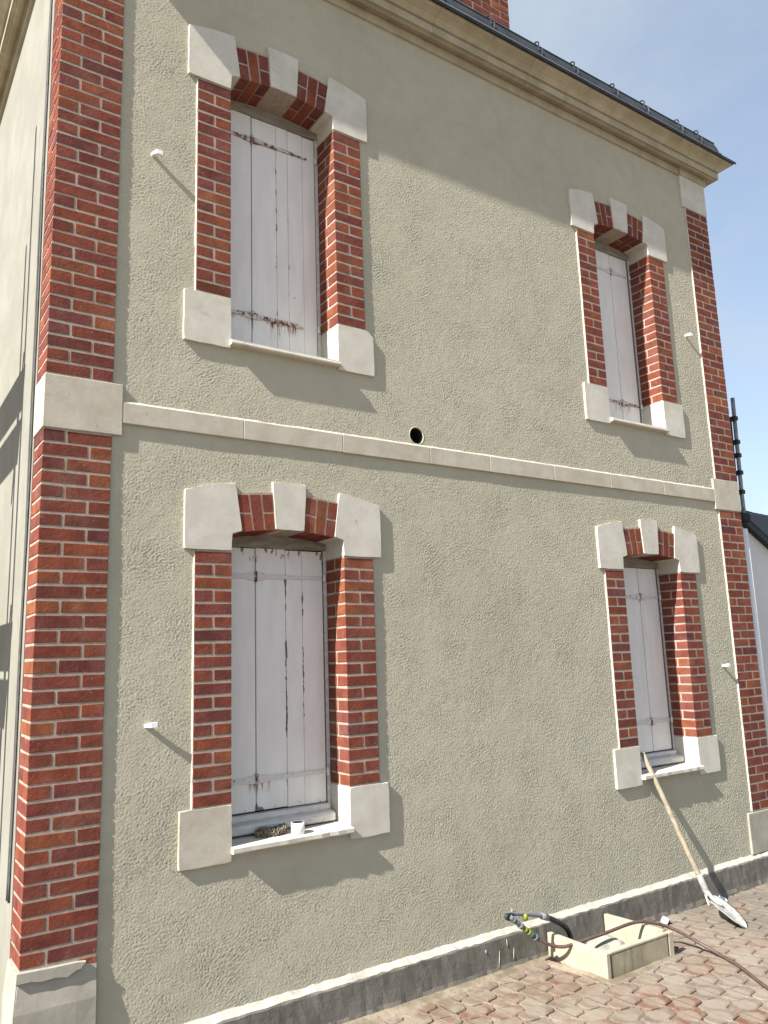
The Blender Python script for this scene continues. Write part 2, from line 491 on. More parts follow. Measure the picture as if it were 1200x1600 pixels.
    plain('black_void', (0.015, 0.014, 0.013), 0.95, 0, 0.3)
    b = NB('fuzzy_fibre', 0.98)
    v = b.obj()
    b.color(b.mix(b.rng(b.noise(v, 60, 4, 0.7), 0.35, 0.65), (0.075, 0.065, 0.045), (0.26, 0.235, 0.175)))
    b.bump(b.noise(v, 130, 5, 0.7), 1.0, 0.01)
    M['fuzzy'] = b.m

make_materials()

# ------------------------------------------------------------------ object helpers
def link(name, me, mat=None, parent=None, loc=(0, 0, 0), rot=None):
    o = bpy.data.objects.new(name, me)
    COL.objects.link(o)
    o.location = loc
    if rot:
        o.rotation_euler = rot
    if mat is not None and me is not None and len(me.materials) == 0:
        me.materials.append(M[mat] if isinstance(mat, str) else mat)
    if parent:
        o.parent = parent
    return o

def empty(name, label, cat, loc=(0, 0, 0), group=None):
    o = link(name, None, loc=loc)
    o.empty_display_size = 0.1
    tag(o, label, cat, group)
    return o

def tag(o, label, cat, group=None):
    o['label'] = label
    o['category'] = cat
    if group:
        o['group'] = group
    return o

def bm_mesh(bm, name, smooth=False):
    bmesh.ops.recalc_face_normals(bm, faces=bm.faces[:])
    me = bpy.data.meshes.new(name)
    bm.to_mesh(me)
    bm.free()
    if smooth:
        for p in me.polygons:
            p.use_smooth = True
    return me

def add_box(bm, a, b):
    vs = [bm.verts.new((x, y, z)) for x in (a[0], b[0]) for y in (a[1], b[1]) for z in (a[2], b[2])]
    fs = [(0, 1, 3, 2), (4, 6, 7, 5), (0, 4, 5, 1), (2, 3, 7, 6), (0, 2, 6, 4), (1, 5, 7, 3)]
    return vs, [bm.faces.new([vs[i] for i in f]) for f in fs]

def box_mesh(name, sx, sy, sz, bevel=0.0, jit=0.0, seed=0, seg=1):
    rs = random.Random(seed)
    bm = bmesh.new()
    add_box(bm, (-sx / 2, -sy / 2, -sz / 2), (sx / 2, sy / 2, sz / 2))
    if jit:
        for v in bm.verts:
            v.co += Vector((rs.uniform(-jit, jit) * 0.5, rs.uniform(-jit, jit) * 0.15, rs.uniform(-jit, jit)))
    if bevel:
        bmesh.ops.bevel(bm, geom=bm.edges[:], offset=bevel, segments=seg, affect='EDGES', profile=0.5)
    return bm_mesh(bm, name)

def box(name, a, b, mat, parent=None, bevel=0.002, jit=0.0, seed=0, seg=1):
    c = [(a[i] + b[i]) / 2 for i in range(3)]
    me = box_mesh(name, b[0] - a[0], b[1] - a[1], b[2] - a[2], bevel, jit, seed, seg)
    return link(name, me, mat, parent, c)

def tube(bm, pts, rad, n=8, cap=True):
    """tube along pts (list of Vector); rad a number or list"""
    pts = [Vector(p) for p in pts]
    rads = rad if isinstance(rad, (list, tuple)) else [rad] * len(pts)
    rings = []
    prev = None
    for i, p in enumerate(pts):
        d = (pts[min(i + 1, len(pts) - 1)] - pts[max(i - 1, 0)]).normalized()
        if prev is None:
            a = d.orthogonal().normalized()
        else:
            a = (prev - d * prev.dot(d)).normalized()
        prev = a
        c = d.cross(a)
        rings.append([bm.verts.new(p + (a * math.cos(2 * math.pi * k / n) + c * math.sin(2 * math.pi * k / n)) * rads[i]) for k in range(n)])
    for r0, r1 in zip(rings, rings[1:]):
        for k in range(n):
            bm.faces.new((r0[k], r0[(k + 1) % n], r1[(k + 1) % n], r1[k]))
    if cap:
        bm.faces.new(list(reversed(rings[0])))
        bm.faces.new(rings[-1])

def spline(pts, n=8):
    P = [Vector(p) for p in pts]
    out = []
    for i in range(len(P) - 1):
        p0, p1, p2, p3 = P[max(i - 1, 0)], P[i], P[i + 1], P[min(i + 2, len(P) - 1)]
        for k in range(n):
            t = k / n
            out.append(0.5 * ((2 * p1) + (p2 - p0) * t + (2 * p0 - 5 * p1 + 4 * p2 - p3) * t * t + (3 * p1 - p0 - 3 * p2 + p3) * t ** 3))
    out.append(P[-1])
    return out

def tube_obj(name, pts, rad, mat, parent=None, n=8, smooth=True):
    bm = bmesh.new()
    tube(bm, pts, rad, n)
    return link(name, bm_mesh(bm, name, smooth), mat, parent)

def prism_xz(bm, poly, y0, y1):
    """extrude polygon given in (x,z) from y0 (front) to y1"""
    f = [bm.verts.new((x, y0, z)) for x, z in poly]
    k = [bm.verts.new((x, y1, z)) for x, z in poly]
    bm.faces.new(f)
    bm.faces.new(list(reversed(k)))
    n = len(poly)
    for i in range(n):
        bm.faces.new((f[i], k[i], k[(i + 1) % n], f[(i + 1) % n]))

def stone_xz(name, poly, y0, y1, parent, mat='stone', bevel=0.003):
    cx = sum(p[0] for p in poly) / len(poly)
    cz = sum(p[1] for p in poly) / len(poly)
    bm = bmesh.new()
    pl_ = []
    for (xa_, za_), (xb_, zb_) in zip(poly, poly[1:] + poly[:1]):
        ln_ = math.hypot(xb_ - xa_, zb_ - za_)
        n_ = max(1, int(ln_ / .045)) if name != 'brick' else 1
        nx_, nz_ = -(zb_ - za_) / ln_, (xb_ - xa_) / ln_
        for k in range(n_):
            j_ = random.uniform(-.0012, .0012) if k else 0
            if k and random.random() < .06:
                j_ += .003            # a chipped arris
            t_ = (k + (random.uniform(-.25, .25) if k else 0)) / n_
            pl_.append((xa_ + (xb_ - xa_) * t_ + nx_ * j_ - cx, za_ + (zb_ - za_) * t_ + nz_ * j_ - cz))
    prism_xz(bm, pl_, y0, y1)
    if bevel:
        bmesh.ops.bevel(bm, geom=bm.edges[:], offset=bevel, segments=1, affect='EDGES')
    return link(name, bm_mesh(bm, name), mat, parent, (cx, 0, cz))

# bricks: a small pool of meshes per size, shared by all alike bricks
_pool = {}
def brick(x0, x1, y0, y1, z0, z1, parent, mat='brick', tilt=True):
    key = (round(x1 - x0, 3), round(y1 - y0, 3), round(z1 - z0, 3), mat)
    if key not in _pool:
        _pool[key] = []
        for k in range(5):
            me = box_mesh('brick', key[0], key[1], key[2], 0.0030, 0.0024, seed=hash(key[:3]) % 1000 + k)
            me.materials.append(M[mat])
            _pool[key].append(me)
    me = random.choice(_pool[key])
    dy = random.uniform(-0.0004, 0.0004)
    r = (random.uniform(-.0015, .0015), random.uniform(-.005, .005), random.uniform(-.0015, .0015)) if tilt else None
    return link('brick', me, None, parent, ((x0 + x1) / 2, (y0 + y1) / 2 + dy, (z0 + z1) / 2), r)

# ================================================================== SETTING
G = -0.62
# ground to the horizon
bm = bmesh.new()
vs = [bm.verts.new(p) for p in ((-150, -150, G - .05), (150, -150, G - .05), (150, 150, G - .05), (-150, 150, G - .05))]
bm.faces.new(vs)
o = link('ground', bm_mesh(bm, 'ground'), 'ground')
o['kind'] = 'structure'
# bed of the paved yard
bm = bmesh.new()
vs = [bm.verts.new(p) for p in ((-6, -9, G - .012), (12, -9, G - .012), (12, .6, G - .012), (-6, .6, G - .012))]
bm.faces.new(vs)
pavement = link('pavement', bm_mesh(bm, 'pavement'), 'sand')
pavement['kind'] = 'structure'

LA = Vector((0.1185, -0.1055, 0))
LB = Vector((0.1100, 0.1095, 0))

def paver_outline(inset, amp=0.021, n=6):
    cs = [(-LA - LB) / 2, (LA - LB) / 2, (LA + LB) / 2, (-LA + LB) / 2]
    pts = []
    for i in range(4):
        a, b_ = cs[i], cs[(i + 1) % 4]
        d = b_ - a
        nrm = Vector((d.y, -d.x, 0)).normalized()
        sgn = (1, -1, -1, 1)[i] * (1 if i % 2 == 0 else 1)
        # opposite edges are the same curve shifted by one lattice step
        for k in range(n):
            t = k / n
            tt = t if i < 2 else 1 - t
            base_n = nrm if i < 2 else -nrm
            off = amp * math.sin(2 * math.pi * tt) * (1 if i % 2 == 0 else -1)
            pts.append(a + d * t + base_n * off)
    # inset for the joint
    out = []
    m = len(pts)
    for i in range(m):
        t = (pts[(i + 1) % m] - pts[i - 1]).normalized()
        nn = Vector((-t.y, t.x, 0))
        out.append(pts[i] + nn * inset)
    return out

def paver_into(bm, c, zoff, sc=1.0):
    o0 = paver_outline(0.0036)
    o1 = paver_outline(0.0095)
    top = [bm.verts.new(c + p * sc + Vector((0, 0, zoff))) for p in o1]
    mid = [bm.verts.new(c + p * sc + Vector((0, 0, zoff - .0055))) for p in o0]
    bot = [bm.verts.new(c + p * sc + Vector((0, 0, zoff - .03))) for p in o0]
    n = len(top)
    bm.faces.new(top)
    for i in range(n):
        j = (i + 1) % n
        bm.faces.new((top[i], mid[i], mid[j], top[j]))
        bm.faces.new((mid[i], bot[i], bot[j], mid[j]))

paver_meshes = []
for k in range(3):
    bm = bmesh.new()
    paver_into(bm, Vector((0, 0, 0)), 0.0, 1 - 0.006 * k)
    me = bm_mesh(bm, 'paver')
    me.materials.append(M['paver'])
    paver_meshes.append(me)

def in_tri(p, a, b, c):
    def s(u, v, w_):
        return (u.x - w_.x) * (v.y - w_.y) - (v.x - w_.x) * (u.y - w_.y)
    d = (s(p, a, b), s(p, b, c), s(p, c, a))
    return not (min(d) < 0 and max(d) > 0)

TA, TB, TC = Vector((1.3, 0.0, 0)), Vector((3.34, -1.62, 0)), Vector((6.1, 0.05, 0))
org = Vector((3.206, -1.082, 0))
far_bm = bmesh.new()
npav = 0
for i in range(-60, 60):
    for j in range(-60, 60):
        c = org + LA * (i + .5) + LB * (j + .5)
        if not (-1.5 < c.x < 7.6 and -4.6 < c.y < 0.0):
            continue
        z = G + random.uniform(-.0035, .0030) - (0.004 if random.random() < .06 else 0)
        if in_tri(c, TA, TB, TC):
            o = link('paver', random.choice(paver_meshes), None, pavement, (c.x, c.y, z),
                     (random.uniform(-.012, .012), random.uniform(-.012, .012), random.uniform(-.012, .012)))
            npav += 1
        else:
            paver_into(far_bm, c, z)
o = link('paving', bm_mesh(far_bm, 'paving'), 'paver', pavement)
o['kind'] = 'stuff'
print('pavers', npav)

# ================================================================== THE HOUSE
house = empty('brick_house', 'two-storey rendered house with red brick corners and white stone window dressings', 'house', (0, 0, G))
HP = house
def part(o):
    """parent keeping world coordinates"""
    o.parent = HP
    o.matrix_parent_inverse = Matrix.Translation((0, 0, -G))
    return o
def hbox(name, a, b, mat, **k):
    return part(box(name, a, b, mat, None, **k))

WX = 5.88
# windows: opening x0,x1, brick bottom, brick top
WIN = [dict(k='ul', x0=.974, x1=1.687, zb=3.345, zt=4.697, up=True),
       dict(k='ll', x0=.981, x1=1.691, zb=.568, zt=1.876, up=False),
       dict(k='ur', x0=4.203, x1=4.904, zb=3.348, zt=4.684, up=True),
       dict(k='lr', x0=4.203, x1=4.906, zb=.568, zt=1.875, up=False)]
HOLE = (2.279, 2.70, 0.055)

# ---- front wall: scraped render as a real relief grid
def fft_noise(nx, nz, st, wl, wl2=None, ang=0.0, bw=0.5):
    n = rng.standard_normal((nx, nz))
    kx = np.fft.fftfreq(nx, st)[:, None]
    kz = np.fft.fftfreq(nz, st)[None, :]
    if wl2 is None:
        k = np.sqrt(kx ** 2 + kz ** 2)
        H = np.exp(-((k - 1 / wl) / (bw / wl)) ** 2)
    else:
        u = kx * math.cos(ang) + kz * math.sin(ang)
        v = -kx * math.sin(ang) + kz * math.cos(ang)
        H = np.exp(-((np.abs(u) - 1 / wl) / (0.45 / wl)) ** 2) * np.exp(-(v * wl2) ** 2)
    r = np.real(np.fft.ifft2(np.fft.fft2(n) * H))
    return r / r.std()

def front_wall():
    st = 0.0056
    x0, x1, z0, z1 = 0.30, 5.585, -0.47, 5.74
    nx, nz = int((x1 - x0) / st) + 1, int((z1 - z0) / st) + 1
    ks = 6
    ws = np.stack([fft_noise(nx, nz, st, 0.55) for _ in range(ks)])
    ws = np.exp(3.0 * ws)
    ws /= np.sqrt((ws ** 2).sum(0))
    fine = sum(ws[k] * fft_noise(nx, nz, st, 0.0155, 0.022, math.pi * k / ks) for k in range(ks))
    grain = fft_noise(nx, nz, st, 0.0135, bw=0.75)
    amp = 1 + 0.16 * np.clip(fft_noise(nx, nz, st, 0.35), -1.5, 1.5)
    low = fft_noise(nx, nz, st, 0.09)
    trow = np.clip(0.6 + 0.8 * fft_noise(nx, nz, st, 0.45), 0, 1.8)
    vlow = fft_noise(nx, nz, st, 0.7)
    f = fine * 0.42 * trow + grain * 0.80
    rampx = np.clip((np.linspace(x0, x1, nx)[:, None] - 1.8) / 3.2, 0, 1)
    coarse = fft_noise(nx, nz, st, 0.023, bw=0.7)
    h = 0.00066 * amp * np.clip(f, -2.4, 1.9) + 0.00060 * rampx * np.clip(coarse, -2.2, 1.8) + 0.00012 * low + 0.0005 * vlow
    X, Z = np.meshgrid(np.linspace(x0, x1, nx), np.linspace(z0, z1, nz), indexing='ij')
    co = np.stack([X, -h, Z], -1).reshape(-1, 3).astype(np.float32)
    ii, jj = np.meshgrid(np.arange(nx - 1), np.arange(nz - 1), indexing='ij')
    a = (ii * nz + jj)
    q = np.stack([a, a + nz, a + nz + 1, a + 1], -1).reshape(-1, 4)
    cx = X[:-1, :-1].ravel() + st / 2
    cz = Z[:-1, :-1].ravel() + st / 2
    keep = np.ones(len(q), bool)
    for w_ in WIN:
        keep &= ~((cx > w_['x0'] - .06) & (cx < w_['x1'] + .06) & (cz > w_['zb'] - (.278 if w_['up'] else .222)) & (cz < w_['zt'] + .16))
    keep &= (cx - HOLE[0]) ** 2 + (cz - HOLE[1]) ** 2 > (HOLE[2] + .004) ** 2
    q = q[keep]
    me = bpy.data.meshes.new('wall')
    me.vertices.add(len(co))
    me.vertices.foreach_set('co', co.ravel())
    me.loops.add(q.size)
    me.loops.foreach_set('vertex_index', q.ravel().astype(np.int32))
    me.polygons.add(len(q))
    me.polygons.foreach_set('loop_start', np.arange(0, q.size, 4, dtype=np.int32))
    me.polygons.foreach_set('use_smooth', np.ones(len(q), bool))
    me.update(calc_edges=True)
    return part(link('wall', me, 'render'))
o = front_wall()
o['label'] = 'sand-coloured scraped render front wall'

# ---- other outer walls (closed body of the house)
bm = bmesh.new()
add_box(bm, (0.012, 0.20, -.64), (0.20, 7.0, 5.72))
o = part(link('wall', bm_mesh(bm, 'wall'), 'side'))
o['label'] = 'pale sunlit side wall'
hbox('wall', (WX - .2, .02, -.64), (WX - .012, 7.0, 5.72), 'render', bevel=0)
hbox('wall', (0.21, 6.85, -.64), (WX - .21, 7.0, 5.72), 'render', bevel=0)
# masonry core behind the render, with holes left for the windows
bm = bmesh.new()
xs = [0.205, .90, 1.77, 4.12, 4.985, WX - .21]
zs = [-.64, .30, 2.10, 3.05, 4.92, 5.72]
for i in range(5):
    for j in range(5):
        if i in (1, 3) and j in (1, 3):
            continue
        add_box(bm, (xs[i], .10 if (i == 2 and j in (1, 2)) else .03, zs[j]), (xs[i + 1], .40, zs[j + 1]))
bmesh.ops.remove_doubles(bm, verts=bm.verts[:], dist=1e-5)
part(link('masonry_core', bm_mesh(bm, 'masonry_core'), 'mortar'))
# drilled vent hole with its mortar lip
bm = bmesh.new()
n = 28
prof = [(HOLE[2] + .009, .0005), (HOLE[2] + .004, -.0022), (HOLE[2], -.0016), (HOLE[2] - .002, .02), (HOLE[2] - .002, .098)]
rings = []
for r_, y_ in prof:
    rings.append([bm.verts.new((HOLE[0] + (r_ + random.uniform(-.0012, .0012)) * math.cos(2 * math.pi * k / n), y_, HOLE[1] + (r_ + random.uniform(-.0012, .0012)) * math.sin(2 * math.pi * k / n))) for k in range(n)])
for a, b_ in zip(rings, rings[1:]):
    for k in range(n):
        bm.faces.new((a[k], a[(k + 1) % n], b_[(k + 1) % n], b_[k]))
bm.faces.new(rings[-1])
o = part(link('vent_hole', bm_mesh(bm, 'vent_hole'), 'render'))
bm = bmesh.new()
tube(bm, [(HOLE[0], .004, HOLE[1]), (HOLE[0], .096, HOLE[1])], HOLE[2] - .006, 20)
bm.faces.ensure_lookup_table()
for f in [f for f in bm.faces if len(f.verts) > 4 and f.calc_center_median().y < .05]:
    bm.faces.remove(f)
me = bm_mesh(bm, 'vent_pipe')
v = part(link('vent_pipe', me, 'black_void'))

# ---- pilasters
BL, BH, JT = .212, .102, .0115      # stretcher, header, joint
PW = .327
PY = -.0135
def pilaster(x0, sgn, zlo, zhi, n, core, lo_kind, depth=.22):
    """n courses between zlo and zhi; x0 is the outer corner and sgn points inwards"""
    ph = (zhi - zlo) / n
    for k in range(n):
        z0 = zlo + k * ph + JT / 2
        z1 = zlo + (k + 1) * ph - JT / 2
        def bx(a, b_, ya, yb):
            xa, xb = x0 + sgn * a, x0 + sgn * b_
            brick(min(xa, xb), max(xa, xb), ya, yb, z0, z1, core)
        if (k + lo_kind) % 2 == 0:   # header at the corner (long along the side)
            bx(0, BH, PY, PY + .222)
            bx(BH + JT, PW, PY, PY + .10)
        else:
            bx(0, BL, PY, PY + .104)
            bx(BL + JT, PW, PY, PY + .10)
            bx(0, BH, PY + .104 + JT, PY + .222)

def core(name, a, b, mat='mortar'):
    bm = bmesh.new()
    add_box(bm, a, b)
    return part(link(name, bm_mesh(bm, name), mat))

def inherit(o):
    return o

MR = .0018      # how far mortar lies behind the brick faces
c = core('corner_pilaster', (.003, PY + MR, -.075), (PW - .001, PY + .222 - .001, 5.70))
LEFTP = c
pilaster(0.0, 1, 0.0, 2.446, 35, c, 0)
pilaster(0.0, 1, 2.725, 5.32, 37, c, 1)
c = core('corner_pilaster', (WX - PW + .001, PY + MR, -.08), (WX - .003, PY + .222 - .001, 5.70))
RIGHTP = c
pilaster(WX, -1, -.07, 2.450, 36, c, 1)
pilaster(WX, -1, 2.728, 5.350, 37, c, 0)
# chipped half course under the left corner
for a, b_, z in ((.245, .327, -.038),):
    brick(a, b_, PY, PY + .1, z, -.004, LEFTP)

def pil_stone(x0, x1, z0, z1, par, y=-.018, back=.235):
    return box('stone_block', (x0, y, z0), (x1, back - .02, z1), 'stone_tan' if z0 < 4 else 'stone', par, bevel=.004, jit=.0015, seed=int(x0 * 100) + int(z0 * 10), seg=2)
pil_stone(-.005, .379, 2.4485, 2.7225, LEFTP)
pil_stone(5.503, WX + .004, 2.4525, 2.7255, RIGHTP)
pil_stone(5.500, WX + .003, 5.352, 5.685, RIGHTP)
pil_stone(-.004, .38, 5.322, 5.685, LEFTP)
# light edge of render beside the pilasters and jambs
def bead(x, z0, z1, side, y=-.0125):
    bm = bmesh.new()
    n = max(2, int((z1 - z0) / .05))
    rows = []
    for k in range(n + 1):
        z = z0 + (z1 - z0) * k / n
        wv = .0055 + random.uniform(-.0016, .002)
        rows.append([bm.verts.new((x, y + random.uniform(-.0006, .0006), z)), bm.verts.new((x + side * wv * .5, y + .001, z)), bm.verts.new((x + side * wv, .0015, z))])
    for a, b_ in zip(rows, rows[1:]):
        for i in range(2):
            bm.faces.new((a[i], a[i + 1], b_[i + 1], b_[i]))
    return bm_mesh(bm, 'mortar_edge', True)

part(link('mortar_edge', bead(WX - PW, -.07, 2.45, -1), 'white_mortar'))
part(link('mortar_edge', bead(WX - PW, 2.73, 5.35, -1), 'white_mortar'))

# ---- cement bases under the pilasters
bm = bmesh.new()
add_box(bm, (-.018, -.030, -.64), (.331, .24, -.006))
bmesh.ops.bevel(bm, geom=bm.edges[:], offset=.006, segments=2, affect='EDGES')
bmesh.ops.subdivide_edges(bm, edges=bm.edges[:], cuts=3, use_grid_fill=True)
for v in bm.verts:
    v.co += Vector((random.uniform(-.002, .002), random.uniform(-.001, .001), random.uniform(-.003, .003)))
    if v.co.z > -.03:
        v.co.z += -.022 + random.uniform(-.006, .004) if v.co.x > .24 else random.uniform(-.004, .002)
        if v.co.y < -.01:
            v.co.y += .015
        if v.co.x < .0:
            v.co.x += .012
o = part(link('pilaster_base', bm_mesh(bm, 'pilaster_base'), 'cement'))
bm = bmesh.new()
prism_xz(bm, [(-.016, -.045), (.05, -.040), (.09, -.055), (.15, -.046), (.2, -.062), (.235, -.035), (.255, -.04), (.28, -.012), (.24, -.008), (.12, -.006), (-.013, .002)], -.0345, .0)
bmesh.ops.bevel(bm, geom=bm.edges[:], offset=.003, segments=1, affect='EDGES')
part(link('mortar_smear', bm_mesh(bm, 'mortar_smear'), 'cement'))
hbox('pilaster_base', (5.485, -.017, -.40), (WX + .006, .2, -.082), 'cement', bevel=.006, seg=2)

# ---- string course
SCZ0, SCZ1, SCY = 2.517, 2.630, -.017
sc = core('string_course', (.3795, SCY + .004, SCZ0 + .003), (5.5025, .02, SCZ1 - .003), 'white_mortar')
jx = [.380, 1.051, 1.704, 2.372, 2.891, 3.52, 4.14, 4.80, 5.5025]
for a, b_ in zip(jx, jx[1:]):
    box('band_stone', (a + .0015, SCY, SCZ0), (b_ - .0015, .015, SCZ1), 'stone_tan', sc, bevel=.003, jit=.0012, seed=int(a * 77))
# mortar bead on top of the band, catching the light
bm = bmesh.new()
rows = []
for k in range(121):
    x = .38 + (5.50 - .38) * k / 120
    hgt = .006 + random.uniform(0, .005)
    rows.append([bm.verts.new((x, SCY + .003, SCZ1 - .001)), bm.verts.new((x, SCY + .006, SCZ1 + hgt * .6)), bm.verts.new((x, .001, SCZ1 + hgt + .004))])
for a, b_ in zip(rows, rows[1:]):
    for i in range(2):
        bm.faces.new((a[i], a[i + 1], b_[i + 1], b_[i]))
o = link('mortar_bead', bm_mesh(bm, 'mortar_bead', True), 'white_mortar', sc)

# ---- window surrounds
JW = .208
JY = -.0145
SY = -.019
RD = .222        # depth of the reveal

def arc_z(x, xc, half, zs, rise):
    rad = (half * half + rise * rise) / (2 * rise)
    return zs + rise - rad + math.sqrt(max(0, rad * rad - (x - xc) ** 2))

def surround(w_):
    x0, x1, zb, zt = w_['x0'], w_['x1'], w_['zb'], w_['zt']
    xc = (x0 + x1) / 2
    half = (x1 - x0) / 2
    zs = zt + .104 - (.0 if not w_['up'] else .004)    # springing of the arch
    rise = .033
    stone_h = (.278 if not w_['up'] else .302)
    zl = zb - stone_h
    # mortar core: two jambs (behind bricks) and the arch
    bm = bmesh.new()
    for xa, xb in ((x0 - JW + .003, x0 - .003), (x1 + .003, x1 + JW - .003)):
        add_box(bm, (xa, JY + MR, zb - .01), (xb, RD, zt + .01))
    N = 16
    top = [(x0 + .03 + (x1 - x0 - .06) * k / N) for k in range(N + 1)]
    poly = [(x, arc_z(x, xc, half, zs, rise) + MR) for x in top] + [(x, arc_z(x, xc, half, zs, rise) + .215) for x in reversed(top)]
    prism_xz(bm, poly, JY + MR, RD)
    core_o = part(link('window_surround', bm_mesh(bm, 'window_surround'), 'mortar'))
    ph = (zt - zb) / 19
    for k in range(19):
        z1 = zt - k * ph - JT / 2 * (1 if k else .6)
        z0 = zt - (k + 1) * ph + JT / 2
        for s, xi in ((-1, x0), (1, x1)):
            mat = 'brick'
            if w_['k'] == 'ul' and s == -1 and (k == 18):
                mat = 'brick_rusty'
            def bx(a, b_, ya, yb):
                xa, xb = xi + s * a, xi + s * b_
                brick(min(xa, xb), max(xa, xb), ya, yb, z0, z1, core_o, mat)
            if k % 2 == 0:           # stretcher on the face, two pieces in the reveal
                bx(0, JW, JY, JY + .104)
                bx(0, BH, JY + .104 + JT, RD + .004)
            else:                    # two headers on the face, long brick in the reveal
                bx(0, (JW - JT) / 2, JY, RD + .004)
                bx((JW + JT) / 2, JW, JY, JY + .10)
        # white mortar edge on the outside of the jambs
    for s, xi in ((-1, x0 - JW), (1, x1 + JW)):
        link('mortar_edge', bead(xi, zb, zt, s), 'white_mortar', core_o)
    # lower corner stones
    ext = .068
    for s, xi in ((-1, x0), (1, x1)):
        xa, xb = sorted((xi, xi + s * (JW + ext - (.0 if s < 0 else .012))))
        poly = [(xa, zl), (xb, zl), (xb, zb - .002), (xa, zb - .002)]
        if w_['k'] == 'ul' and s == 1:
            poly = [(xa, zl), (xb, zl), (xb, zb - .04), (xb - .028, zb - .012), (xb - .045, zb - .002), (xa, zb - .002)]
        stone_xz('corner_stone', poly, SY, RD, core_o, 'stone_tan' if (w_['k'] == 'll' and s < 0) else 'stone')
    # springer stones
    ztl, zth = zt + (.325 if not w_['up'] else .332), zt + (.388 if not w_['up'] else .387)
    for s, xi in ((-1, x0), (1, x1)):
        xo = xi + s * (JW + .058)
        poly = [(xo, zt + .006), (xi, zt + .006), (xi, zs), (xi - s * .028, arc_z(xi - s * .028, xc, half, zs, rise)),
                (xi - s * .060, arc_z(xi - s * .060, xc, half, zs, rise) + .002),
                (xi - s * .022, zth - .004), (xi + s * .10, ztl + (zth - ztl) * .62), (xo, ztl)]
        stone_xz('springer_stone', poly if s < 0 else list(reversed(poly)), SY, RD, core_o)
    # keystone
    kz = zs + rise + .002
    kp = [(xc - .090, kz), (xc + .090, kz), (xc + .107, zth + .024), (xc - .107, zth + .024)]
    stone_xz('keystone', kp, SY - .002, RD, core_o)
    # arch bricks: three columns either side
    ext_z = zt + .335
    for s in (-1, 1):
        a0, a1 = .0905, half - .0605           # intrados from key to springer, measured from the centre
        b0, b1 = .105, half - .026
        for q in range(3):
            fa, fb = q / 3, (q + 1) / 3
            g = .0045
            ib = [a0 + (a1 - a0) * fa + g, a0 + (a1 - a0) * fb - g]
            ob = [b0 + (b1 - b0) * fa + g, b0 + (b1 - b0) * fb - g]
            zi = arc_z(xc + s * (ib[0] + ib[1]) / 2, xc, half, zs, rise)
            zo = zi + .205
            def col(u, t):
                return xc + s * (ib[u] + (ob[u] - ib[u]) * t)
            parts_z = [(0, 1)] if q == 1 else [(0, .475), (.525, 1)]
            for (t0, t1) in parts_z:
                tilt = -s * .0
                poly = [(col(0, t0), zi + (zo - zi) * t0), (col(1, t0), zi + (zo - zi) * t0 - .006 * (1 if t0 == 0 else 1)),
                        (col(1, t1), zi + (zo - zi) * t1 - .006), (col(0, t1), zi + (zo - zi) * t1)]
                bo = stone_xz('brick', poly if s > 0 else list(reversed(poly)), JY, JY + (.104 if q != 1 else .215) if t0 == 0 else JY + .1, core_o, 'brick', .0018)
            if q != 1:               # second brick deeper in the soffit
                poly = [(col(0, 0), zi), (col(1, 0), zi - .006), (col(1, .45), zi + .09), (col(0, .45), zi + .094)]
                stone_xz('brick', poly if s > 0 else list(reversed(poly)), JY + .104 + JT, RD, core_o, 'brick', .0018)
    # sill
    if w_['up']:
        bm = bmesh.new()
        pr = [(.0, 0), (-.046, 0), (-.052, .006), (-.052, .014), (-.044, .020), (-.044, .030), (.20, .044), (.20, 0)]
        vs0 = [bm.verts.new((-half - .008, y, z)) for y, z in pr]
        vs1 = [bm.verts.new((half + .001, y, z)) for y, z in pr]
        bm.faces.new(vs0); bm.faces.new(list(reversed(vs1)))
        for i in range(len(pr)):
            bm.faces.new((vs0[i], vs1[i], vs1[(i + 1) % len(pr)], vs0[(i + 1) % len(pr)]))
        link('sill', bm_mesh(bm, 'sill'), 'stone', core_o, (xc, 0, zl + .016))
        w_['sill'] = zl + .046
    else:
        bm = bmesh.new()
        nx_ = 14
        rows = []
        for k in range(nx_ + 1):
            x = -half - .004 + (2 * half + .005) * k / nx_
            j = random.uniform(-.0035, .0025) if 0 < k < nx_ else 0
            rows.append([bm.verts.new((x, y, z)) for y, z in ((.21, -.0), (-.050 + j, -.0 + random.uniform(-.002, .002)), (-.053 + j, .006), (-.053 + j, .026), (-.049 + j, .030), (.21, .040))])
        for a, b_ in zip(rows, rows[1:]):
            for i in range(6):
                bm.faces.new((a[i], a[(i + 1) % 6], b_[(i + 1) % 6], b_[i]))
        bm.faces.new(rows[0]); bm.faces.new(list(reversed(rows[-1])))
        link('sill', bm_mesh(bm, 'sill'), 'stone', core_o, (xc, 0, zl + .040))
        w_['sill'] = zl + .070
    w_['zs'] = zs
    return core_o

for w_ in WIN:
    w_['core'] = surround(w_)

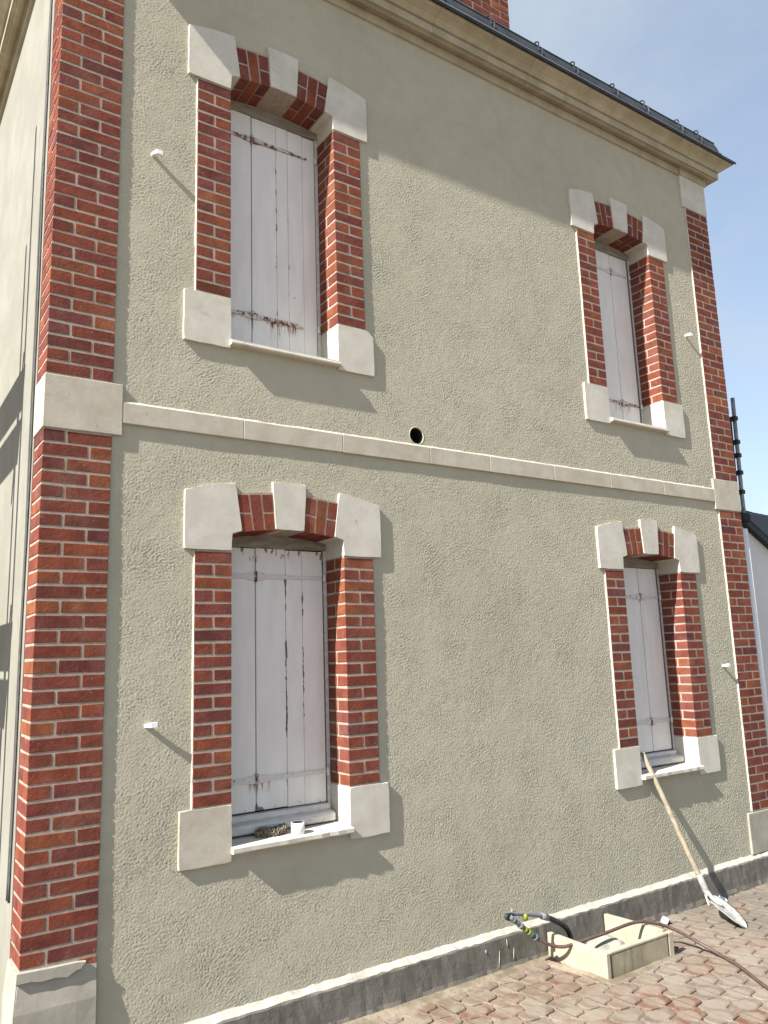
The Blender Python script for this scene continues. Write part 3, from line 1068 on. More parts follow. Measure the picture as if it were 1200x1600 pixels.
# ---- shutters
def strap(parent, x0, x1, z, y, mat, h=.022, knuckle=None, spade=True):
    bm = bmesh.new()
    poly = [(x0, z - h / 2), (x1, z - h / 2), (x1, z + h / 2), (x0, z + h / 2)]
    if knuckle is not None and spade:
        kx = knuckle
        poly = [(x0, z - h / 2), (kx - .075, z - h / 2), (kx - .04, z - h * .95), (kx + .04, z - h * .95), (kx + .075, z - h / 2), (x1, z - h / 2),
                (x1, z + h / 2), (kx + .075, z + h / 2), (kx + .04, z + h * .95), (kx - .04, z + h * .95), (kx - .075, z + h / 2), (x0, z + h / 2)]
    prism_xz(bm, poly, y - .0075, y + .002)
    bmesh.ops.bevel(bm, geom=bm.edges[:], offset=.0015, segments=1, affect='EDGES')
    o = link('strap_hinge', bm_mesh(bm, 'strap_hinge'), mat, parent)
    if knuckle is not None:
        tube_obj('hinge_knuckle', [(knuckle, y - .008, z - .03), (knuckle, y - .008, z + .03)], .009, 'rust', parent, 8)
    for x in (x0 + .03, (x0 + x1) / 2 + .05, x1 - .03):
        bm = bmesh.new()
        tube(bm, [(x, y - .0105, z), (x, y - .006, z)], .006, 8)
        link('rivet', bm_mesh(bm, 'rivet'), mat, parent)
    return o

FOLDS = (1.204, 1.219, 4.641)
def shutter(w_, boards, paint, z0, z1, hinges, frame_z, thresh):
    """boards: list of x limits of the planks"""
    x0, x1 = w_['x0'], w_['x1']
    y = .200
    bm = bmesh.new()
    add_box(bm, (x0 + .02, y + .018, z0 + .01), (x1 - .02, y + .03, z1 - .01))
    sh = part(link('shutter', bm_mesh(bm, 'shutter'), 'black_void'))
    for bi, (a, b_) in enumerate(zip(boards, boards[1:])):
        g = .0009
        if boards[bi] in FOLDS: a += .0022
        if boards[bi + 1] in FOLDS: b_ -= .0022
        dz = random.uniform(-.003, .003)
        link('plank', box_mesh('plank', b_ - a - 2 * g, .022, z1 - z0, .0022, .0007, int(a * 1000)), paint, sh,
             ((a + b_) / 2, y + .011 + random.uniform(-.0012, .0012), (z0 + z1) / 2 + dz))
    for hz, hx0, hx1, kn, mat in hinges:
        strap(sh, hx0, hx1, hz, y, mat, knuckle=kn)
    # window frame round the shutters
    bm = bmesh.new()
    add_box(bm, (x1 - .022, .196, w_['sill'] - .01), (x1 + .004, .235, w_['zs'] + .05))
    add_box(bm, (x0 - .004, .196, w_['sill'] - .01), (x0 + .015, .235, w_['zs'] + .05))
    add_box(bm, (x0 + .0155, .198, z1 + .004), (x1 - .0225, .24, w_['zs'] + .045))
    fr = part(link('window_frame', bm_mesh(bm, 'window_frame'), 'bare_wood' if w_['up'] else 'bare_wood'))
    add_side = box('frame_post', (x1 - .0235, .1945, w_['sill']), (x1 - .002, .1955, z1 + .002), 'frame', fr, bevel=0)
    for hz, *_ in hinges:
        tube_obj('pintle', [(x1 - .020, .188, hz - .022), (x1 - .020, .188, hz + .022)], .010, 'iron', fr, 8)
    if thresh:
        s = w_['sill']
        bm = bmesh.new()
        pr = [(.115, s + .018), (.108, s + .026), (.108, s + .052), (.118, s + .064), (.19, s + .078), (.19, s + .018)]
        for_x = (x0 + .002, x1 - .024)
        vs0 = [bm.verts.new((for_x[0], yy, zz)) for yy, zz in pr]
        vs1 = [bm.verts.new((for_x[1], yy, zz)) for yy, zz in pr]
        bm.faces.new(vs0); bm.faces.new(list(reversed(vs1)))
        for i in range(len(pr)):
            bm.faces.new((vs0[i], vs1[i], vs1[(i + 1) % len(pr)], vs0[(i + 1) % len(pr)]))
        link('threshold_rail', bm_mesh(bm, 'threshold_rail'), 'frame', fr)
        box('threshold_board', (x0 + .002, .165, s + .072), (x1 - .024, .23, z0 - .008), 'frame', fr, bevel=.004)
    return sh

UL, LL, UR, LR = WIN
shutter(UL, [.985, 1.204, 1.378, 1.461, 1.570, 1.664], 'paint_ul', 3.100, 4.742,
        [(4.578, .99, 1.50, 1.204, 'rust'), (3.375, .99, 1.52, 1.204, 'rust')], 4.8, False)
shutter(LL, [.995, 1.219, 1.412, 1.523, 1.664], 'paint_ll', .472, 1.932,
        [(1.768, 1.0, 1.655, 1.219, 'iron'), (.640, 1.0, 1.660, 1.219, 'iron')], 1.95, True)
shutter(UR, [4.215, 4.43, 4.641, 4.868], 'paint_r', 3.105, 4.722,
        [(4.555, 4.22, 4.86, 4.641, 'iron'), (3.345, 4.22, 4.855, 4.641, 'rust')], 4.8, False)
shutter(LR, [4.215, 4.43, 4.641, 4.872], 'paint_r', .470, 1.925,
        [(1.690, 4.22, 4.865, 4.641, 'iron'), (.700, 4.22, 4.87, 4.641, 'iron')], 1.95, True)
# extra rusty straps on the upper-left shutter
for (xa, xb, z) in ((1.26, 1.60, 4.575), (1.30, 1.56, 3.362)):
    bm = bmesh.new()
    prism_xz(bm, [(xa, z - .010), (xb, z - .004), (xb, z + .006), (xa, z + .010)], .191, .1955)
    o = part(link('rusty_strap', bm_mesh(bm, 'rusty_strap'), 'rust'))

# ---- wall pegs (shutter stops)
def peg(x, z, w0=.018, w1=.028, ln=.042, hx=.030, hz=.006):
    bm = bmesh.new()
    def ring(cx, cz, y, a, b_):
        return [bm.verts.new((cx + s * a, y, cz + t * b_)) for s, t in ((-1, -1), (1, -1), (1, 1), (-1, 1))]
    r0 = ring(0, 0, .005, w0 * .5, w0 * .45)
    r1 = ring(hx * .3, hz * .3, -ln * .5, w0 * .7, w0 * .5)
    r2 = ring(hx, hz, -ln, w1 * .62, w1 * .5)
    for a, b_ in ((r0, r1), (r1, r2)):
        for k in range(4):
            bm.faces.new((a[k], a[(k + 1) % 4], b_[(k + 1) % 4], b_[k]))
    bm.faces.new(r0); bm.faces.new(list(reversed(r2)))
    bmesh.ops.bevel(bm, geom=bm.edges[:], offset=.0015, segments=1, affect='EDGES')
    me = bm_mesh(bm, 'wall_peg')
    return part(link('wall_peg', me, 'white_plastic', None, (x, 0, z)))
peg(.510, 4.103)
peg(.535, .990)
peg(5.350, 4.030)
peg(5.372, 1.108)

# ---- plinth
bm = bmesh.new()
NX = 150
rows = []
for k in range(NX + 1):
    x = .332 + (WX + .03 - .332) * k / NX
    j = lambda a: random.uniform(-a, a)
    rows.append([bm.verts.new(c_) for c_ in ((x, .02, -.394), (x, .0005, -.398 + j(.004)), (x, -.038 + j(.004), -.424 + j(.004)), (x, -.044 + j(.0025), -.433 + j(.004)),
                (x, -.045 + j(.002), -.52), (x, -.046 + j(.0025), -.585 + j(.004)), (x, -.052 + j(.006), -.612), (x, -.058 + j(.008), -.64))])
for a, b_ in zip(rows, rows[1:]):
    for i in range(len(a) - 1):
        f = bm.faces.new((a[i], a[i + 1], b_[i + 1], b_[i]))
        f.material_index = 1 if i < 2 else 0
me = bm_mesh(bm, 'plinth')
me.materials.append(M['plinth'])
me.materials.append(M['plinth_cap'])
pl = part(link('plinth', me))
# mortar residue along the foot of the plinth
bm = bmesh.new()
rows = []
for k in range(130):
    x = 1.2 + 2.0 * k / 129
    e = .055 + .05 * (0.5 + 0.5 * math.sin(x * 7.3) * math.cos(x * 3.1)) + random.uniform(-.008, .008)
    rows.append([bm.verts.new((x, -.05, G + .014)), bm.verts.new((x, -.05 - e * .5, G + .0065 + random.uniform(-.001, .001))), bm.verts.new((x, -.05 - e, G - .004))])
for a, b_ in zip(rows, rows[1:]):
    for i in range(2):
        bm.faces.new((a[i], a[i + 1], b_[i + 1], b_[i]))
o = link('mortar_fillet', bm_mesh(bm, 'mortar_fillet', True), 'spilt', pavement)

# ---- cornice
prof = [(.018, 5.672), (.018, 5.742), (.010, 5.744), (.010, 5.752), (.030, 5.754), (.034, 5.748), (.050, 5.738), (.072, 5.731), (.080, 5.733), (.082, 5.742), (.098, 5.742), (.112, 5.733), (.113, 5.738), (.113, 5.793),
        (.104, 5.795), (.104, 5.803), (.124, 5.805), (.130, 5.814), (.150, 5.835), (.180, 5.850), (.205, 5.858), (.216, 5.866), (.216, 5.880)]
def cornice_piece(a, b, front=True, mitre0=0.0, mitre1=0.0, extra=0.0):
    """front: runs along x; else along y on the left side"""
    bm = bmesh.new()
    r0, r1 = [], []
    full = [(-.02, 5.672)] + prof + [(-.02, 5.880)]
    cx = (a + b) / 2
    for p_, z in full:
        q = p_ + extra if 0 < p_ < .09 else p_
        pa = a - (q if mitre0 else 0) * mitre0
        pb = b + (q if mitre1 else 0) * mitre1
        if front:
            r0.append(bm.verts.new((pa - cx, -q, z - 5.78))); r1.append(bm.verts.new((pb - cx, -q, z - 5.78)))
        else:
            r0.append(bm.verts.new((-q, pa - cx, z - 5.78))); r1.append(bm.verts.new((-q, pb - cx, z - 5.78)))
    n = len(full)
    for i in range(n):
        bm.faces.new((r0[i], r1[i], r1[(i + 1) % n], r0[(i + 1) % n]))
    bm.faces.new(list(reversed(r0))); bm.faces.new(r1)
    return bm_mesh(bm, 'cornice_stone'), cx
cor = core('cornice', (.02, -.010, 5.676), (WX - .02, .3, 5.876), 'mortar')
cuts = [0.0, .38, .93, 1.45, 1.98, 2.50, 3.02, 3.45, 3.86, 4.42, 4.95, 5.497, WX]
for i, (a, b_) in enumerate(zip(cuts, cuts[1:])):
    first, last = i == 0, i == len(cuts) - 2
    me, cx = cornice_piece(a + (.001 if not first else 0), b_ - (.001 if not last else 0), True, 1.0 if first else 0, 1.0 if last else 0, .009 if (last or first) else 0)
    link('cornice_stone', me, 'cornice', cor, (cx, 0, 5.78))
cuts = [0.0, .55, 1.1, 1.7, 2.3, 2.9, 3.6, 4.4, 5.2, 6.1, 7.0]
for i, (a, b_) in enumerate(zip(cuts, cuts[1:])):
    me, cx = cornice_piece(a + .001, b_ - .001, False, 1.0 if i == 0 else 0, 0, .009 if i == 0 else 0)
    link('cornice_stone', me, 'cornice', cor, (0.012 if i else 0.0, cx, 5.78))
# right return of the cornice
bm = bmesh.new()
r0, r1 = [], []
for p_, z in [(-.02, 5.672)] + prof + [(-.02, 5.880)]:
    q = p_ + .009 if 0 < p_ < .09 else p_
    r0.append(bm.verts.new((q, -q + .0015, z - 5.78))); r1.append(bm.verts.new((q, 7.0, z - 5.78)))
n = len(r0)
for i in range(n):
    bm.faces.new((r0[i], r1[i], r1[(i + 1) % n], r0[(i + 1) % n]))
link('cornice_stone', bm_mesh(bm, 'cornice_stone'), 'cornice', cor, (WX, 0, 5.78))
# cornice mortar joints, thin pale lines on the face
# ---- zinc drip edge, gutter and hooks
gut = None
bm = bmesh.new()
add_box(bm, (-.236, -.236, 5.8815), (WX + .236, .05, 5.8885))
add_box(bm, (-.236, -.239, 5.864), (WX + .236, -.2365, 5.8895))  # front of the lip; its dark strip stands in for the overhang's shade
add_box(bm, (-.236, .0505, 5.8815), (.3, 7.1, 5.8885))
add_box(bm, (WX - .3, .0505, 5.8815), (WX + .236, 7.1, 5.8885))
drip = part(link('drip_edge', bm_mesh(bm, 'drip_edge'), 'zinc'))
tube_obj('drip_bead', [(-.236, -.240, 5.8905), (WX + .0, -.240, 5.8905)], .0050, 'zinc_edge', drip, 8)
gp = []
for k in range(15):
    t = k / 14
    ang = math.pi * (1.05 - 0.72 * t)
    gp.append((-.195 + .0 + .028 - .062 * math.cos(ang) * -1 * -1 if False else -.218 + .055 * (t ** 1.5), 5.889 + .165 * t))
bm = bmesh.new()
prev = None
xa, xb = -.15, 5.895
ra = [bm.verts.new((xa, y, z)) for y, z in gp]
rb = [bm.verts.new((xb, y, z)) for y, z in gp]
for i in range(len(gp) - 1):
    bm.faces.new((ra[i], rb[i], rb[i + 1], ra[i + 1]))
back = [bm.verts.new((xa, -.03, 5.8895)), bm.verts.new((xb, -.03, 5.8895))]
bm.faces.new([rb[i] for i in range(len(gp))] + [back[1]])
bm.faces.new([ra[i] for i in reversed(range(len(gp)))] + [back[0]])
gut = part(link('gutter', bm_mesh(bm, 'gutter', False), 'zinc'))
tube_obj('gutter_bead', [(xa, -.163, 6.054), (xb, -.163, 6.054)], .009, 'zinc', gut, 8)
hooks = [2.10, 2.55, 3.027, 3.536, 3.949, 4.441, 4.828, 5.328, 5.637]
hp = [(-.222, 5.935), (-.216, 5.985), (-.190, 6.000), (-.176, 6.030), (-.180, 6.075), (-.150, 6.100), (-.132, 6.085), (-.150, 6.060)]
bm = bmesh.new()
tube(bm, spline([(0, y, z) for y, z in hp], 4), .0065, 6)
add_box(bm, (-.012, -.2245, 5.915), (.012, -.212, 5.945))
hme = bm_mesh(bm, 'gutter_hook', False)
for x in hooks:
    link('gutter_hook', hme, 'zinc', gut, (x, 0, 0), (0, 0, random.uniform(-.15, .15)))
# ---- roof (slate, out of sight behind the gutter)
bm = bmesh.new()
pts = [(-.05, -.08, 5.95), (WX + .05, -.08, 5.95), (WX + .05, 7.0, 5.95), (-.05, 7.0, 5.95), (2.4, 3.4, 8.1), (3.5, 3.4, 8.1)]
vs = [bm.verts.new(p) for p in pts]
for f in ((0, 1, 5, 4), (1, 2, 5), (2, 3, 4, 5), (3, 0, 4), (3, 2, 1, 0)):
    bm.faces.new([vs[i] for i in f])
part(link('roof', bm_mesh(bm, 'roof'), 'slate'))
# ---- chimney
CX0, CX1, CY = 3.12, 4.025, .60
ch = core('chimney', (CX0 + .002, CY + .0025, 6.1), (CX1 - .002, CY + .55, 8.55))
for k in range(24):
    z0 = 6.75 + k * .0705
    x = CX0 if k % 2 == 0 else CX0 - .1135
    while x < CX1 - .01:
        a, b_ = max(x, CX0), min(x + .2155, CX1)
        if b_ - a > .04:
            brick(round(a, 3), round(b_, 3), CY, CY + .1, round(z0, 4), round(z0 + .059, 4), ch)
        x += .227

# ---- cables on the side wall
for yy, ph in ((.335, 0.0), (.372, 1.3)):
    pts = [(.006, yy + .012 * math.sin(z * 1.7 + ph) + .006 * math.sin(z * 5.1 + ph), z) for z in np.linspace(.2, 5.3, 60)]
    part(tube_obj('cable', pts, .0055, 'grey_cable', None, 6))
bm = bmesh.new()
rows = []
for k in range(90):
    z = -.05 + 5.35 * k / 89
    j = random.uniform(-.006, .008)
    rows.append([bm.verts.new((-.0005, .2105, z)), bm.verts.new((.002, .232 + j, z)), bm.verts.new((.0115, .262 + j * 1.4, z))])
for a, b_ in zip(rows, rows[1:]):
    for i in range(2):
        bm.faces.new((a[i], a[i + 1], b_[i + 1], b_[i]))
part(link('mortar_edge', bm_mesh(bm, 'mortar_edge', True), 'side'))

# ================================================================== UNSEEN SCAFFOLD added beside the side wall to cast its shadow bands
sf = empty('shade_scaffold', 'unseen metal frame with plank decks, added to shade the sunlit side wall', 'shade_scaffold', (-.8, 1.4, G))
def sfp(o):
    o.parent = sf
    o.matrix_parent_inverse = Matrix.Translation((.8, -1.4, -G))
    return o
for y in (.62, 3.0):
    for x in (-.42, -1.22):
        sfp(tube_obj('pole', [(x, y, G), (x, y, 4.9)], .024, 'galvanised', None, 10))
for z in (3.44, 1.98):
    for k in range(2):
        sfp(box('deck_board', (-1.12 + k * .34, .56, z), (-1.12 + k * .34 + .25, 3.05, z + .045), 'scaffold_board', None, bevel=.003))
    for y in (.62, 3.0):
        sfp(tube_obj('cross_tube', [(-1.3, y + .05, z - .03), (-.36, y + .05, z - .03)], .022, 'galvanised', None, 8))
sfp(tube_obj('brace', [(-.42, .60, .2), (-.42, 3.0, 3.1)], .02, 'galvanised', None, 8))

# ================================================================== NEIGHBOUR
nh = empty('neighbour_house', 'white rendered neighbouring house with dark slate roof behind the far brick corner', 'house', (8.0, 1.5, G))
def nhp(o):
    o.parent = nh
    o.matrix_parent_inverse = Matrix.Translation((-8.0, -1.5, -G))
    return o
NY = .36
bm = bmesh.new()
prism_xz(bm, [(6.30, -.64), (10.5, -.64), (10.5, .35), (6.62, 2.52), (6.30, 2.52)], NY, 6.0)
nhp(link('wall', bm_mesh(bm, 'wall'), 'neighbour_paint'))
nhp(tube_obj('downpipe', [(6.175, .17, -.64), (6.175, .17, 2.34)], .045, 'white_pipe', None, 14))
# fascia board following the rake
bm = bmesh.new()
prism_xz(bm, [(6.28, 2.455), (6.40, 2.470), (7.6, 1.84), (7.6, 1.915), (6.40, 2.550), (6.28, 2.54)], NY - .06, NY - .004)
fa = nhp(link('fascia', bm_mesh(bm, 'fascia'), 'black_fascia'))
nhp(tube_obj('gutter_end', [(6.16, .12, 2.44), (6.30, .30, 2.46)], .052, 'black_fascia', None, 12))
# slates climbing back from the fascia
A = Vector((6.36, NY - .05, 2.545)); B = Vector((7.6, NY - .05, 1.905)); C_ = Vector((8.6, 0.8, 2.65)); D = Vector((7.22, 0.8, 2.705))
bm = bmesh.new()
vs = [bm.verts.new(p) for p in (A, B, C_, D)]
bm.faces.new(vs)
vs2 = [bm.verts.new(p + Vector((0, .05, -.06))) for p in (A, B, C_, D)]
bm.faces.new(list(reversed(vs2)))
for i in range(4):
    bm.faces.new((vs[i], vs2[i], vs2[(i + 1) % 4], vs[(i + 1) % 4]))
rf = nhp(link('roof', bm_mesh(bm, 'roof'), 'slate'))
nrm = (B - A).cross(D - A).normalized()
if nrm.z < 0:
    nrm = -nrm
def on_roof(u, v_):
    return A * (1 - u) * (1 - v_) + B * u * (1 - v_) + C_ * u * v_ + D * (1 - u) * v_
NU, NV = 9, 6
for j in range(NV):
    for i in range(NU):
        u0, u1 = (i + (.5 if j % 2 else 0)) / (NU + .5) + .003, (i + 1 + (.5 if j % 2 else 0)) / (NU + .5) - .003
        v0, v1 = j / NV, min(1, (j + 1.15) / NV)
        c4 = [on_roof(u0, v0), on_roof(u1, v0), on_roof(u1, v1), on_roof(u0, v1)]
        cc = sum(c4, Vector()) / 4
        bm = bmesh.new()
        lift = [.022, .022, .006, .006]
        lo_ = [bm.verts.new(p - cc + nrm * (h_ - .006)) for p, h_ in zip(c4, lift)]
        hi_ = [bm.verts.new(p - cc + nrm * (h_ + random.uniform(0, .006))) for p, h_ in zip(c4, lift)]
        bm.faces.new(hi_); bm.faces.new(list(reversed(lo_)))
        for k in range(4):
            bm.faces.new((lo_[k], lo_[(k + 1) % 4], hi_[(k + 1) % 4], hi_[k]))
        link('slate', bm_mesh(bm, 'slate'), 'slate', rf, cc)
# scaffold pole behind the far corner
bm = bmesh.new()
pole = empty('scaffold_pole', 'slim grey metal pole with dark clamps rising behind the far brick corner', 'pole', (6.62, .40, 2.5))
o = tube_obj('tube', [(0, 0, -3.1), (.0, 0, .25), (.035, 0, 1.27)], .020, 'galvanised', pole, 10)
o = tube_obj('tube', [(-.035, .03, -3.1), (-.035, .03, .3), (-.005, .03, 1.05)], .016, 'black_rubber', pole, 8)
for z in (.02, .28, .48, .66, .80, 1.05):
    k = .034 * max(0, (z - .25)) / 1.02
    box('clamp', (-.034 + k, -.028, z - .022), (.026 + k, .045, z + .022), 'dark_clamp', pole, bevel=.006)

# ================================================================== THINGS IN THE YARD
# ---- concrete box by the plinth
bs = empty('concrete_box', 'low open box of cream concrete slabs set against the plinth', 'concrete box', (3.40, -.28, G))
def bsp(o):
    o.parent = bs
    o.matrix_parent_inverse = Matrix.Translation((-3.40, .28, -G))
    return o
def slab(name, p0, p1, z0, z1, t, mat, seed):
    p0, p1 = Vector(p0), Vector(p1)
    d = p1 - p0
    me = box_mesh(name, d.length, t, z1 - z0, .005, .002, seed, 2)
    return link(name, me, mat, None, ((p0.x + p1.x) / 2, (p0.y + p1.y) / 2, (z0 + z1) / 2), (0, 0, math.atan2(d.y, d.x)))
bsp(slab('side_slab', (3.122, -.055), (3.122, -.534), G - .02, -.474, .034, 'basin', 1))
bsp(slab('side_slab', (3.655, -.055), (3.690, -.496), G - .02, -.470, .034, 'basin', 2))
bsp(slab('front_slab', (3.152, -.514), (3.668, -.520), G - .02, -.490, .032, 'basin_shaded', 3))
bsp(slab('top_rim', (3.141, -.512), (3.672, -.518), -.4895, -.473, .040, 'basin', 6))
bsp(slab('corner_post', (3.680, -.519), (3.722, -.523), G - .02, -.476, .036, 'basin', 4))
bm = bmesh.new()
ring = [(2.99, -.07), (3.03, -.3), (3.06, -.53), (3.10, -.60), (3.3, -.585), (3.62, -.57), (3.74, -.575), (3.80, -.53), (3.76, -.46), (3.705, -.06)]
ring = [Vector((x + random.uniform(-.01, .01), y + random.uniform(-.01, .01), G - .004)) for x, y in [p for a, b_ in zip(ring, ring[1:]) for p in (a, ((a[0] + b_[0]) / 2, (a[1] + b_[1]) / 2))] + [ring[-1]]]
cen = Vector((3.40, -.28, 0))
outer = [bm.verts.new(p) for p in ring]
inner = [bm.verts.new(p.lerp(cen, .13) + Vector((0, 0, .0))) for p in ring]
for v in inner:
    v.co.z = G + .012
for a, b_, c_, d_ in zip(outer, outer[1:], inner[1:], inner):
    bm.faces.new((a, b_, c_, d_))
bsp(link('mortar_skirt', bm_mesh(bm, 'mortar_skirt', True), 'spilt'))
def lump(name, c, rx, ry, rz, mat, seed, label=None, cat=None, amp=.22, sub=3):
    bm = bmesh.new()
    bmesh.ops.create_icosphere(bm, subdivisions=sub, radius=1)
    rs = random.Random(seed)
    ks = [(Vector((rs.uniform(-1, 1), rs.uniform(-1, 1), rs.uniform(-1, 1))) * rs.uniform(1.5, 5), rs.uniform(0, 6), rs.uniform(.3, 1)) for _ in range(9)]
    for v in bm.verts:
        f = 1 + amp * sum(a * math.sin(k.dot(v.co) + p_) for k, p_, a in ks) / 3
        v.co = Vector((v.co.x * rx * f, v.co.y * ry * f, max(v.co.z, -.35) * rz * f))
    o = link(name, bm_mesh(bm, name), mat, None, c)
    if label:
        tag(o, label, cat)
    return o
lump('rubble_lump', (3.40, -.27, G + .025), .14, .11, .085, 'rubble', 5, 'grey lump of dried mortar lying inside the concrete box', 'rubble')

# ---- black supply pipe with its couplings
pp = empty('supply_pipe', 'black pipe arching out of the concrete box to grey and yellow couplings', 'pipe', (3.27, -.10, G))
def ppp(o):
    o.parent = pp
    o.matrix_parent_inverse = Matrix.Translation((-3.27, .10, -G))
    return o
sp = spline([(3.285, -.10, G), (3.272, -.10, -.544), (3.208, -.12, -.45), (3.062, -.13, -.365), (2.915, -.14, -.312), (2.767, -.15, -.276), (2.690, -.16, -.262)], 8)
ppp(tube_obj('pipe', sp[:27], .0165, 'black_rubber', None, 10))
ppp(tube_obj('sleeve', sp[26:], .0125, 'grey_plastic', None, 10))
ppp(tube_obj('pipe_clip', [sp[25], sp[28]], .0195, 'grey_plastic', None, 10))
ppp(tube_obj('elbow', spline([(2.74, -.155, -.272), (2.690, -.162, -.262), (2.672, -.164, -.275), (2.700, -.162, -.290)], 5), .0112, 'black_rubber', None, 10))
A0, A1 = Vector((2.690, -.162, -.268)), Vector((2.905, -.165, -.436))
def seg(a, b_, r_, mat, name):
    return ppp(tube_obj(name, [A0.lerp(A1, a), A0.lerp(A1, (a + b_) / 2), A0.lerp(A1, b_)], r_, mat, None, 12))
seg(.04, .20, .016, 'grey_plastic', 'coupling')
seg(.16, .22, 0.0172, 'grey_plastic', 'collar')
seg(.20, .46, .014, 'grey_plastic', 'coupling')
seg(.40, .50, 0.0180, 'grey_plastic', 'collar')
seg(.50, .60, .012, 'grey_plastic', 'coupling')
seg(.58, .66, 0.0164, 'yellow_plastic', 'collar')
seg(.66, .72, .014, 'teal_plastic', 'coupling')
seg(.70, .78, 0.0172, 'yellow_plastic', 'collar')
seg(.78, .95, .017, 'teal_plastic', 'connector')
seg(.94, 1.0, .020, 'grey_plastic', 'collar')
ppp(tube_obj('tap_handle', [(2.835, -.150, -.288), (2.838, -.155, -.326)], [.017, .014], 'yellow_plastic', None, 10))
ppp(tube_obj('tap_stem', [(2.73, -.152, -.272), (2.735, -.153, -.238)], [.009, .007], 'grey_plastic', None, 8))

# ---- brown hose
hose = tube_obj('garden_hose', spline([(2.895, -.165, -.430), (2.985, -.20, -.484), (3.053, -.24, -.499), (3.129, -.27, -.489), (3.342, -.32, -.463), (3.602, -.36, -.441),
                (3.775, -.42, -.478), (3.835, -.50, -.512), (3.885, -.60, -.560), (3.905, -.74, -.602), (3.83, -.92, G + .0165), (3.68, -1.175, G + .0165), (3.52, -1.55, G + .0165), (3.1, -2.2, G + .0165), (2.2, -2.7, G + .0165)], 8), .0100, 'brown_hose', None, 10)
tag(hose, 'dull reddish-brown hose running over the concrete box and across the pavers', 'hose')

# ---- shovel leaning into the lower right window
sh = empty('shovel', 'long-handled shovel caked in cement leaning on the lower right window', 'shovel', (4.50, -.52, G))
def shp(o):
    o.parent = sh
    o.matrix_parent_inverse = Matrix.Translation((-4.50, .52, -G))
    return o
T0, N0, E0 = Vector((4.262, .012, .515)), Vector((4.478, -.272, -.440)), Vector((4.498, -.545, G + .012))
hpnts = [T0.lerp(N0, k / 10) + Vector((.004 * math.sin(k * .7), 0, 0)) for k in range(11)]
shp(tube_obj('handle', hpnts, [.0165, .0175, .018, .018, .0185, .0185, .0185, .019, .019, .0195, .020], 'wood_handle', None, 12))
dd = (E0 - N0).normalized()
shp(tube_obj('socket', spline([T0.lerp(N0, .88), T0.lerp(N0, .96), N0, N0 + dd * .05 + Vector((0, 0, -.012)), N0 + dd * .13], 5), [.023] * 10 + [.022, .021, .020, .018, .016, .014, .012, .011, .010, .008, .006], 'cement_steel', None, 12))
lat = dd.cross(Vector((0, 0, 1))).normalized()
nup = lat.cross(dd).normalized()
if nup.z < 0:
    nup = -nup
ca, sa = math.cos(R(10)), math.sin(R(10))
lat, nup = lat * ca + nup * sa, nup * ca - lat * sa
bm = bmesh.new()
L = (E0 - N0).length
rowsA, rowsB = [], []
NL, NW = 16, 10
for i in range(NL + 1):
    t = i / NL
    s_ = .06 + .94 * t
    hw = .100 * min(1, (t / .16) ** .6 if t < .16 else 1) * (1 - max(0, (t - .5) / .5) ** 2.4 * .93) + .004
    ra, rb = [], []
    for j in range(NW + 1):
        q = j / NW * 2 - 1
        dip = -.030 * (1 - q * q) * (1 - .5 * t) + .012 * math.sin(math.pi * t) - .006
        p = N0 + dd * (L * s_) + lat * (hw * q) + nup * dip + nup * random.uniform(-.0015, .0015)
        ra.append(bm.verts.new(p + nup * .0025))
        rb.append(bm.verts.new(p - nup * .0025))
    rowsA.append(ra); rowsB.append(rb)
for i in range(NL):
    for j in range(NW):
        bm.faces.new((rowsA[i][j], rowsA[i][j + 1], rowsA[i + 1][j + 1], rowsA[i + 1][j]))
        bm.faces.new((rowsB[i][j], rowsB[i + 1][j], rowsB[i + 1][j + 1], rowsB[i][j + 1]))
    bm.faces.new((rowsA[i][0], rowsA[i + 1][0], rowsB[i + 1][0], rowsB[i][0]))
    bm.faces.new((rowsA[i][NW], rowsB[i][NW], rowsB[i + 1][NW], rowsA[i + 1][NW]))
for j in range(NW):
    bm.faces.new((rowsA[0][j], rowsB[0][j], rowsB[0][j + 1], rowsA[0][j + 1]))
    bm.faces.new((rowsA[NL][j], rowsA[NL][j + 1], rowsB[NL][j + 1], rowsB[NL][j]))
shp(link('blade', bm_mesh(bm, 'blade', True), 'cement_steel'))

# ---- small white pipe cap on the pavers
def cup(name, r_, h, mat_out, mat_in, wall=.003, n=20):
    bm = bmesh.new()
    prof_ = [(0, 0), (r_, 0), (r_, h), (r_ - wall, h), (r_ - wall, h * .35), (0, h * .35)]
    rings = []
    for q, z in prof_:
        if q == 0:
            rings.append([bm.verts.new((0, 0, z))])
        else:
            rings.append([bm.verts.new((q * math.cos(2 * math.pi * k / n), q * math.sin(2 * math.pi * k / n), z)) for k in range(n)])
    for ri, (a, b_) in enumerate(zip(rings, rings[1:])):
        for k in range(n):
            if len(a) == 1:
                f = bm.faces.new((a[0], b_[(k + 1) % n], b_[k]))
            elif len(b_) == 1:
                f = bm.faces.new((a[k], a[(k + 1) % n], b_[0]))
            else:
                f = bm.faces.new((a[k], a[(k + 1) % n], b_[(k + 1) % n], b_[k]))
            f.material_index = 1 if ri >= 3 else 0
            f.smooth = True
    me = bm_mesh(bm, name)
    me.materials.append(M[mat_out]); me.materials.append(M[mat_in])
    return me
o = link('pipe_cap', cup('pipe_cap', .024, .046, 'white_plastic', 'black_void', .005), None, None, (4.165, -.115, G + .026), (R(112), R(-10), R(12)))
tag(o, 'small white plastic cap lying on the pavers near the plinth', 'cap')
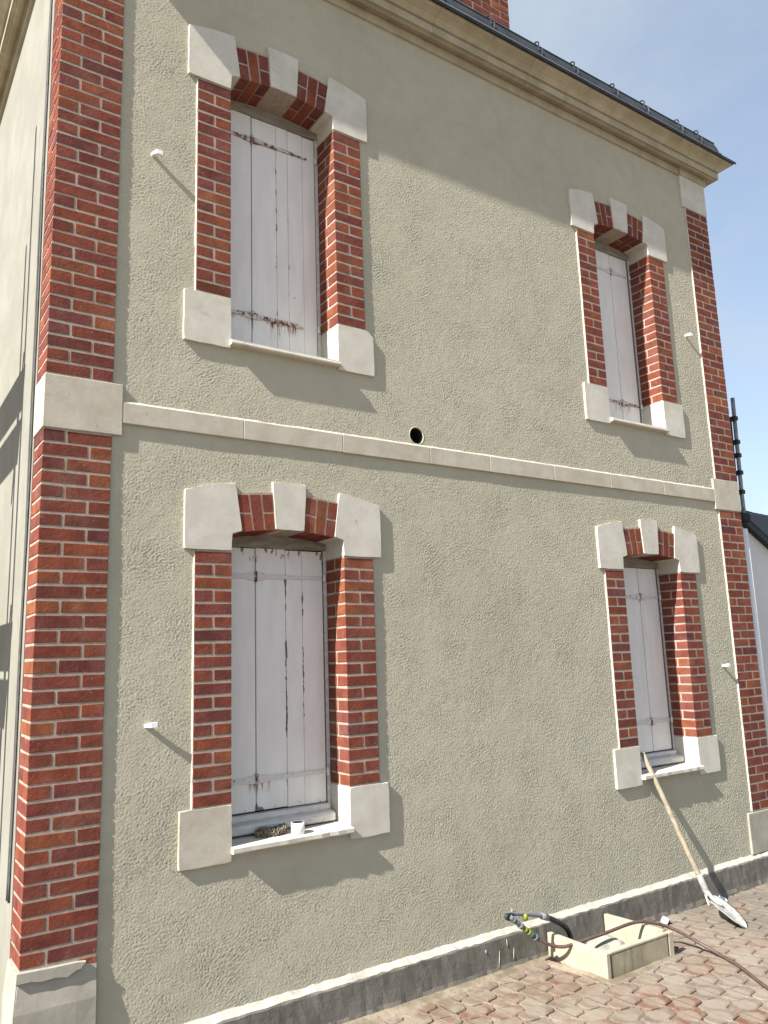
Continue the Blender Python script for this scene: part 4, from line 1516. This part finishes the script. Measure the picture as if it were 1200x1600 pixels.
# ---- paint tin on the lower left sill
ZS = LL['sill'] - .006
o = link('paint_tin', cup('paint_tin', .036, .068, 'white_plastic', 'black_void', .003, 28), None, None, (1.375, .012, ZS + .0005))
tag(o, 'small white open tin standing on the lower left window sill', 'tin')
# ---- fuzzy paint-roller sleeve beside it
bm = bmesh.new()
rs = random.Random(4)
nr, nk = 46, 26
rings = []
for i in range(nr + 1):
    t = i / nr
    rr_ = .027 * (min(1, 6 * t + .35) * min(1, 6 * (1 - t) + .35)) ** .5
    c0 = Vector((1.155 + .185 * t, .075 - .02 * math.sin(t * 3), .022 + .004 * math.sin(t * 9)))
    rings.append([bm.verts.new(c0 + Vector((rs.uniform(-.002, .002), math.cos(2 * math.pi * k / nk), math.sin(2 * math.pi * k / nk))) * (rr_ * (1 + rs.uniform(-.22, .26)))) for k in range(nk)])
for v in bm.verts:
    v.co.x = v.co.x
for a, b_ in zip(rings, rings[1:]):
    for k in range(nk):
        bm.faces.new((a[k], a[(k + 1) % nk], b_[(k + 1) % nk], b_[k]))
bm.faces.new(rings[0]); bm.faces.new(list(reversed(rings[-1])))
for v in bm.verts:
    v.co.z = max(v.co.z, .0)
    v.co.x -= 1.25
o = link('roller_sleeve', bm_mesh(bm, 'roller_sleeve'), 'fuzzy', None, (1.25, 0, ZS + .006))
tag(o, 'matted brown-grey fuzzy roller sleeve lying on the lower left window sill', 'roller sleeve')
# ---- plaster chips by the shovel
o = link('plaster_chip', box_mesh('plaster_chip', .11, .012, .075, .003, .012, 9), 'stone', None, (4.775, -.075, G + .036), (R(-18), R(8), R(12)))
tag(o, 'pale plaster chip propped against the plinth behind the shovel', 'plaster chip')
o = link('plaster_chip', box_mesh('plaster_chip', .07, .05, .014, .003, .010, 19), 'white_plastic', None, (4.90, -.105, G + .016), (R(12), R(-14), R(40)))
tag(o, 'tiny white fragment on the ground right of the shovel socket', 'plaster chip')
# mortar drips on the plinth face
for (xa, za, xb, zb_) in ((2.771, -.446, 2.773, -.491), (2.825, -.506, 2.819, -.570), (2.709, -.499, 2.697, -.589), (2.60, -.47, 2.602, -.49)):
    bm = bmesh.new()
    tube(bm, [(xa, -.0455, za), ((xa + xb) / 2, -.047, (za + zb_) / 2), (xb, -.0475, zb_)], [.0018, .0022, .0030], 6)
    part(link('mortar_drip', bm_mesh(bm, 'mortar_drip', True), 'white_mortar'))
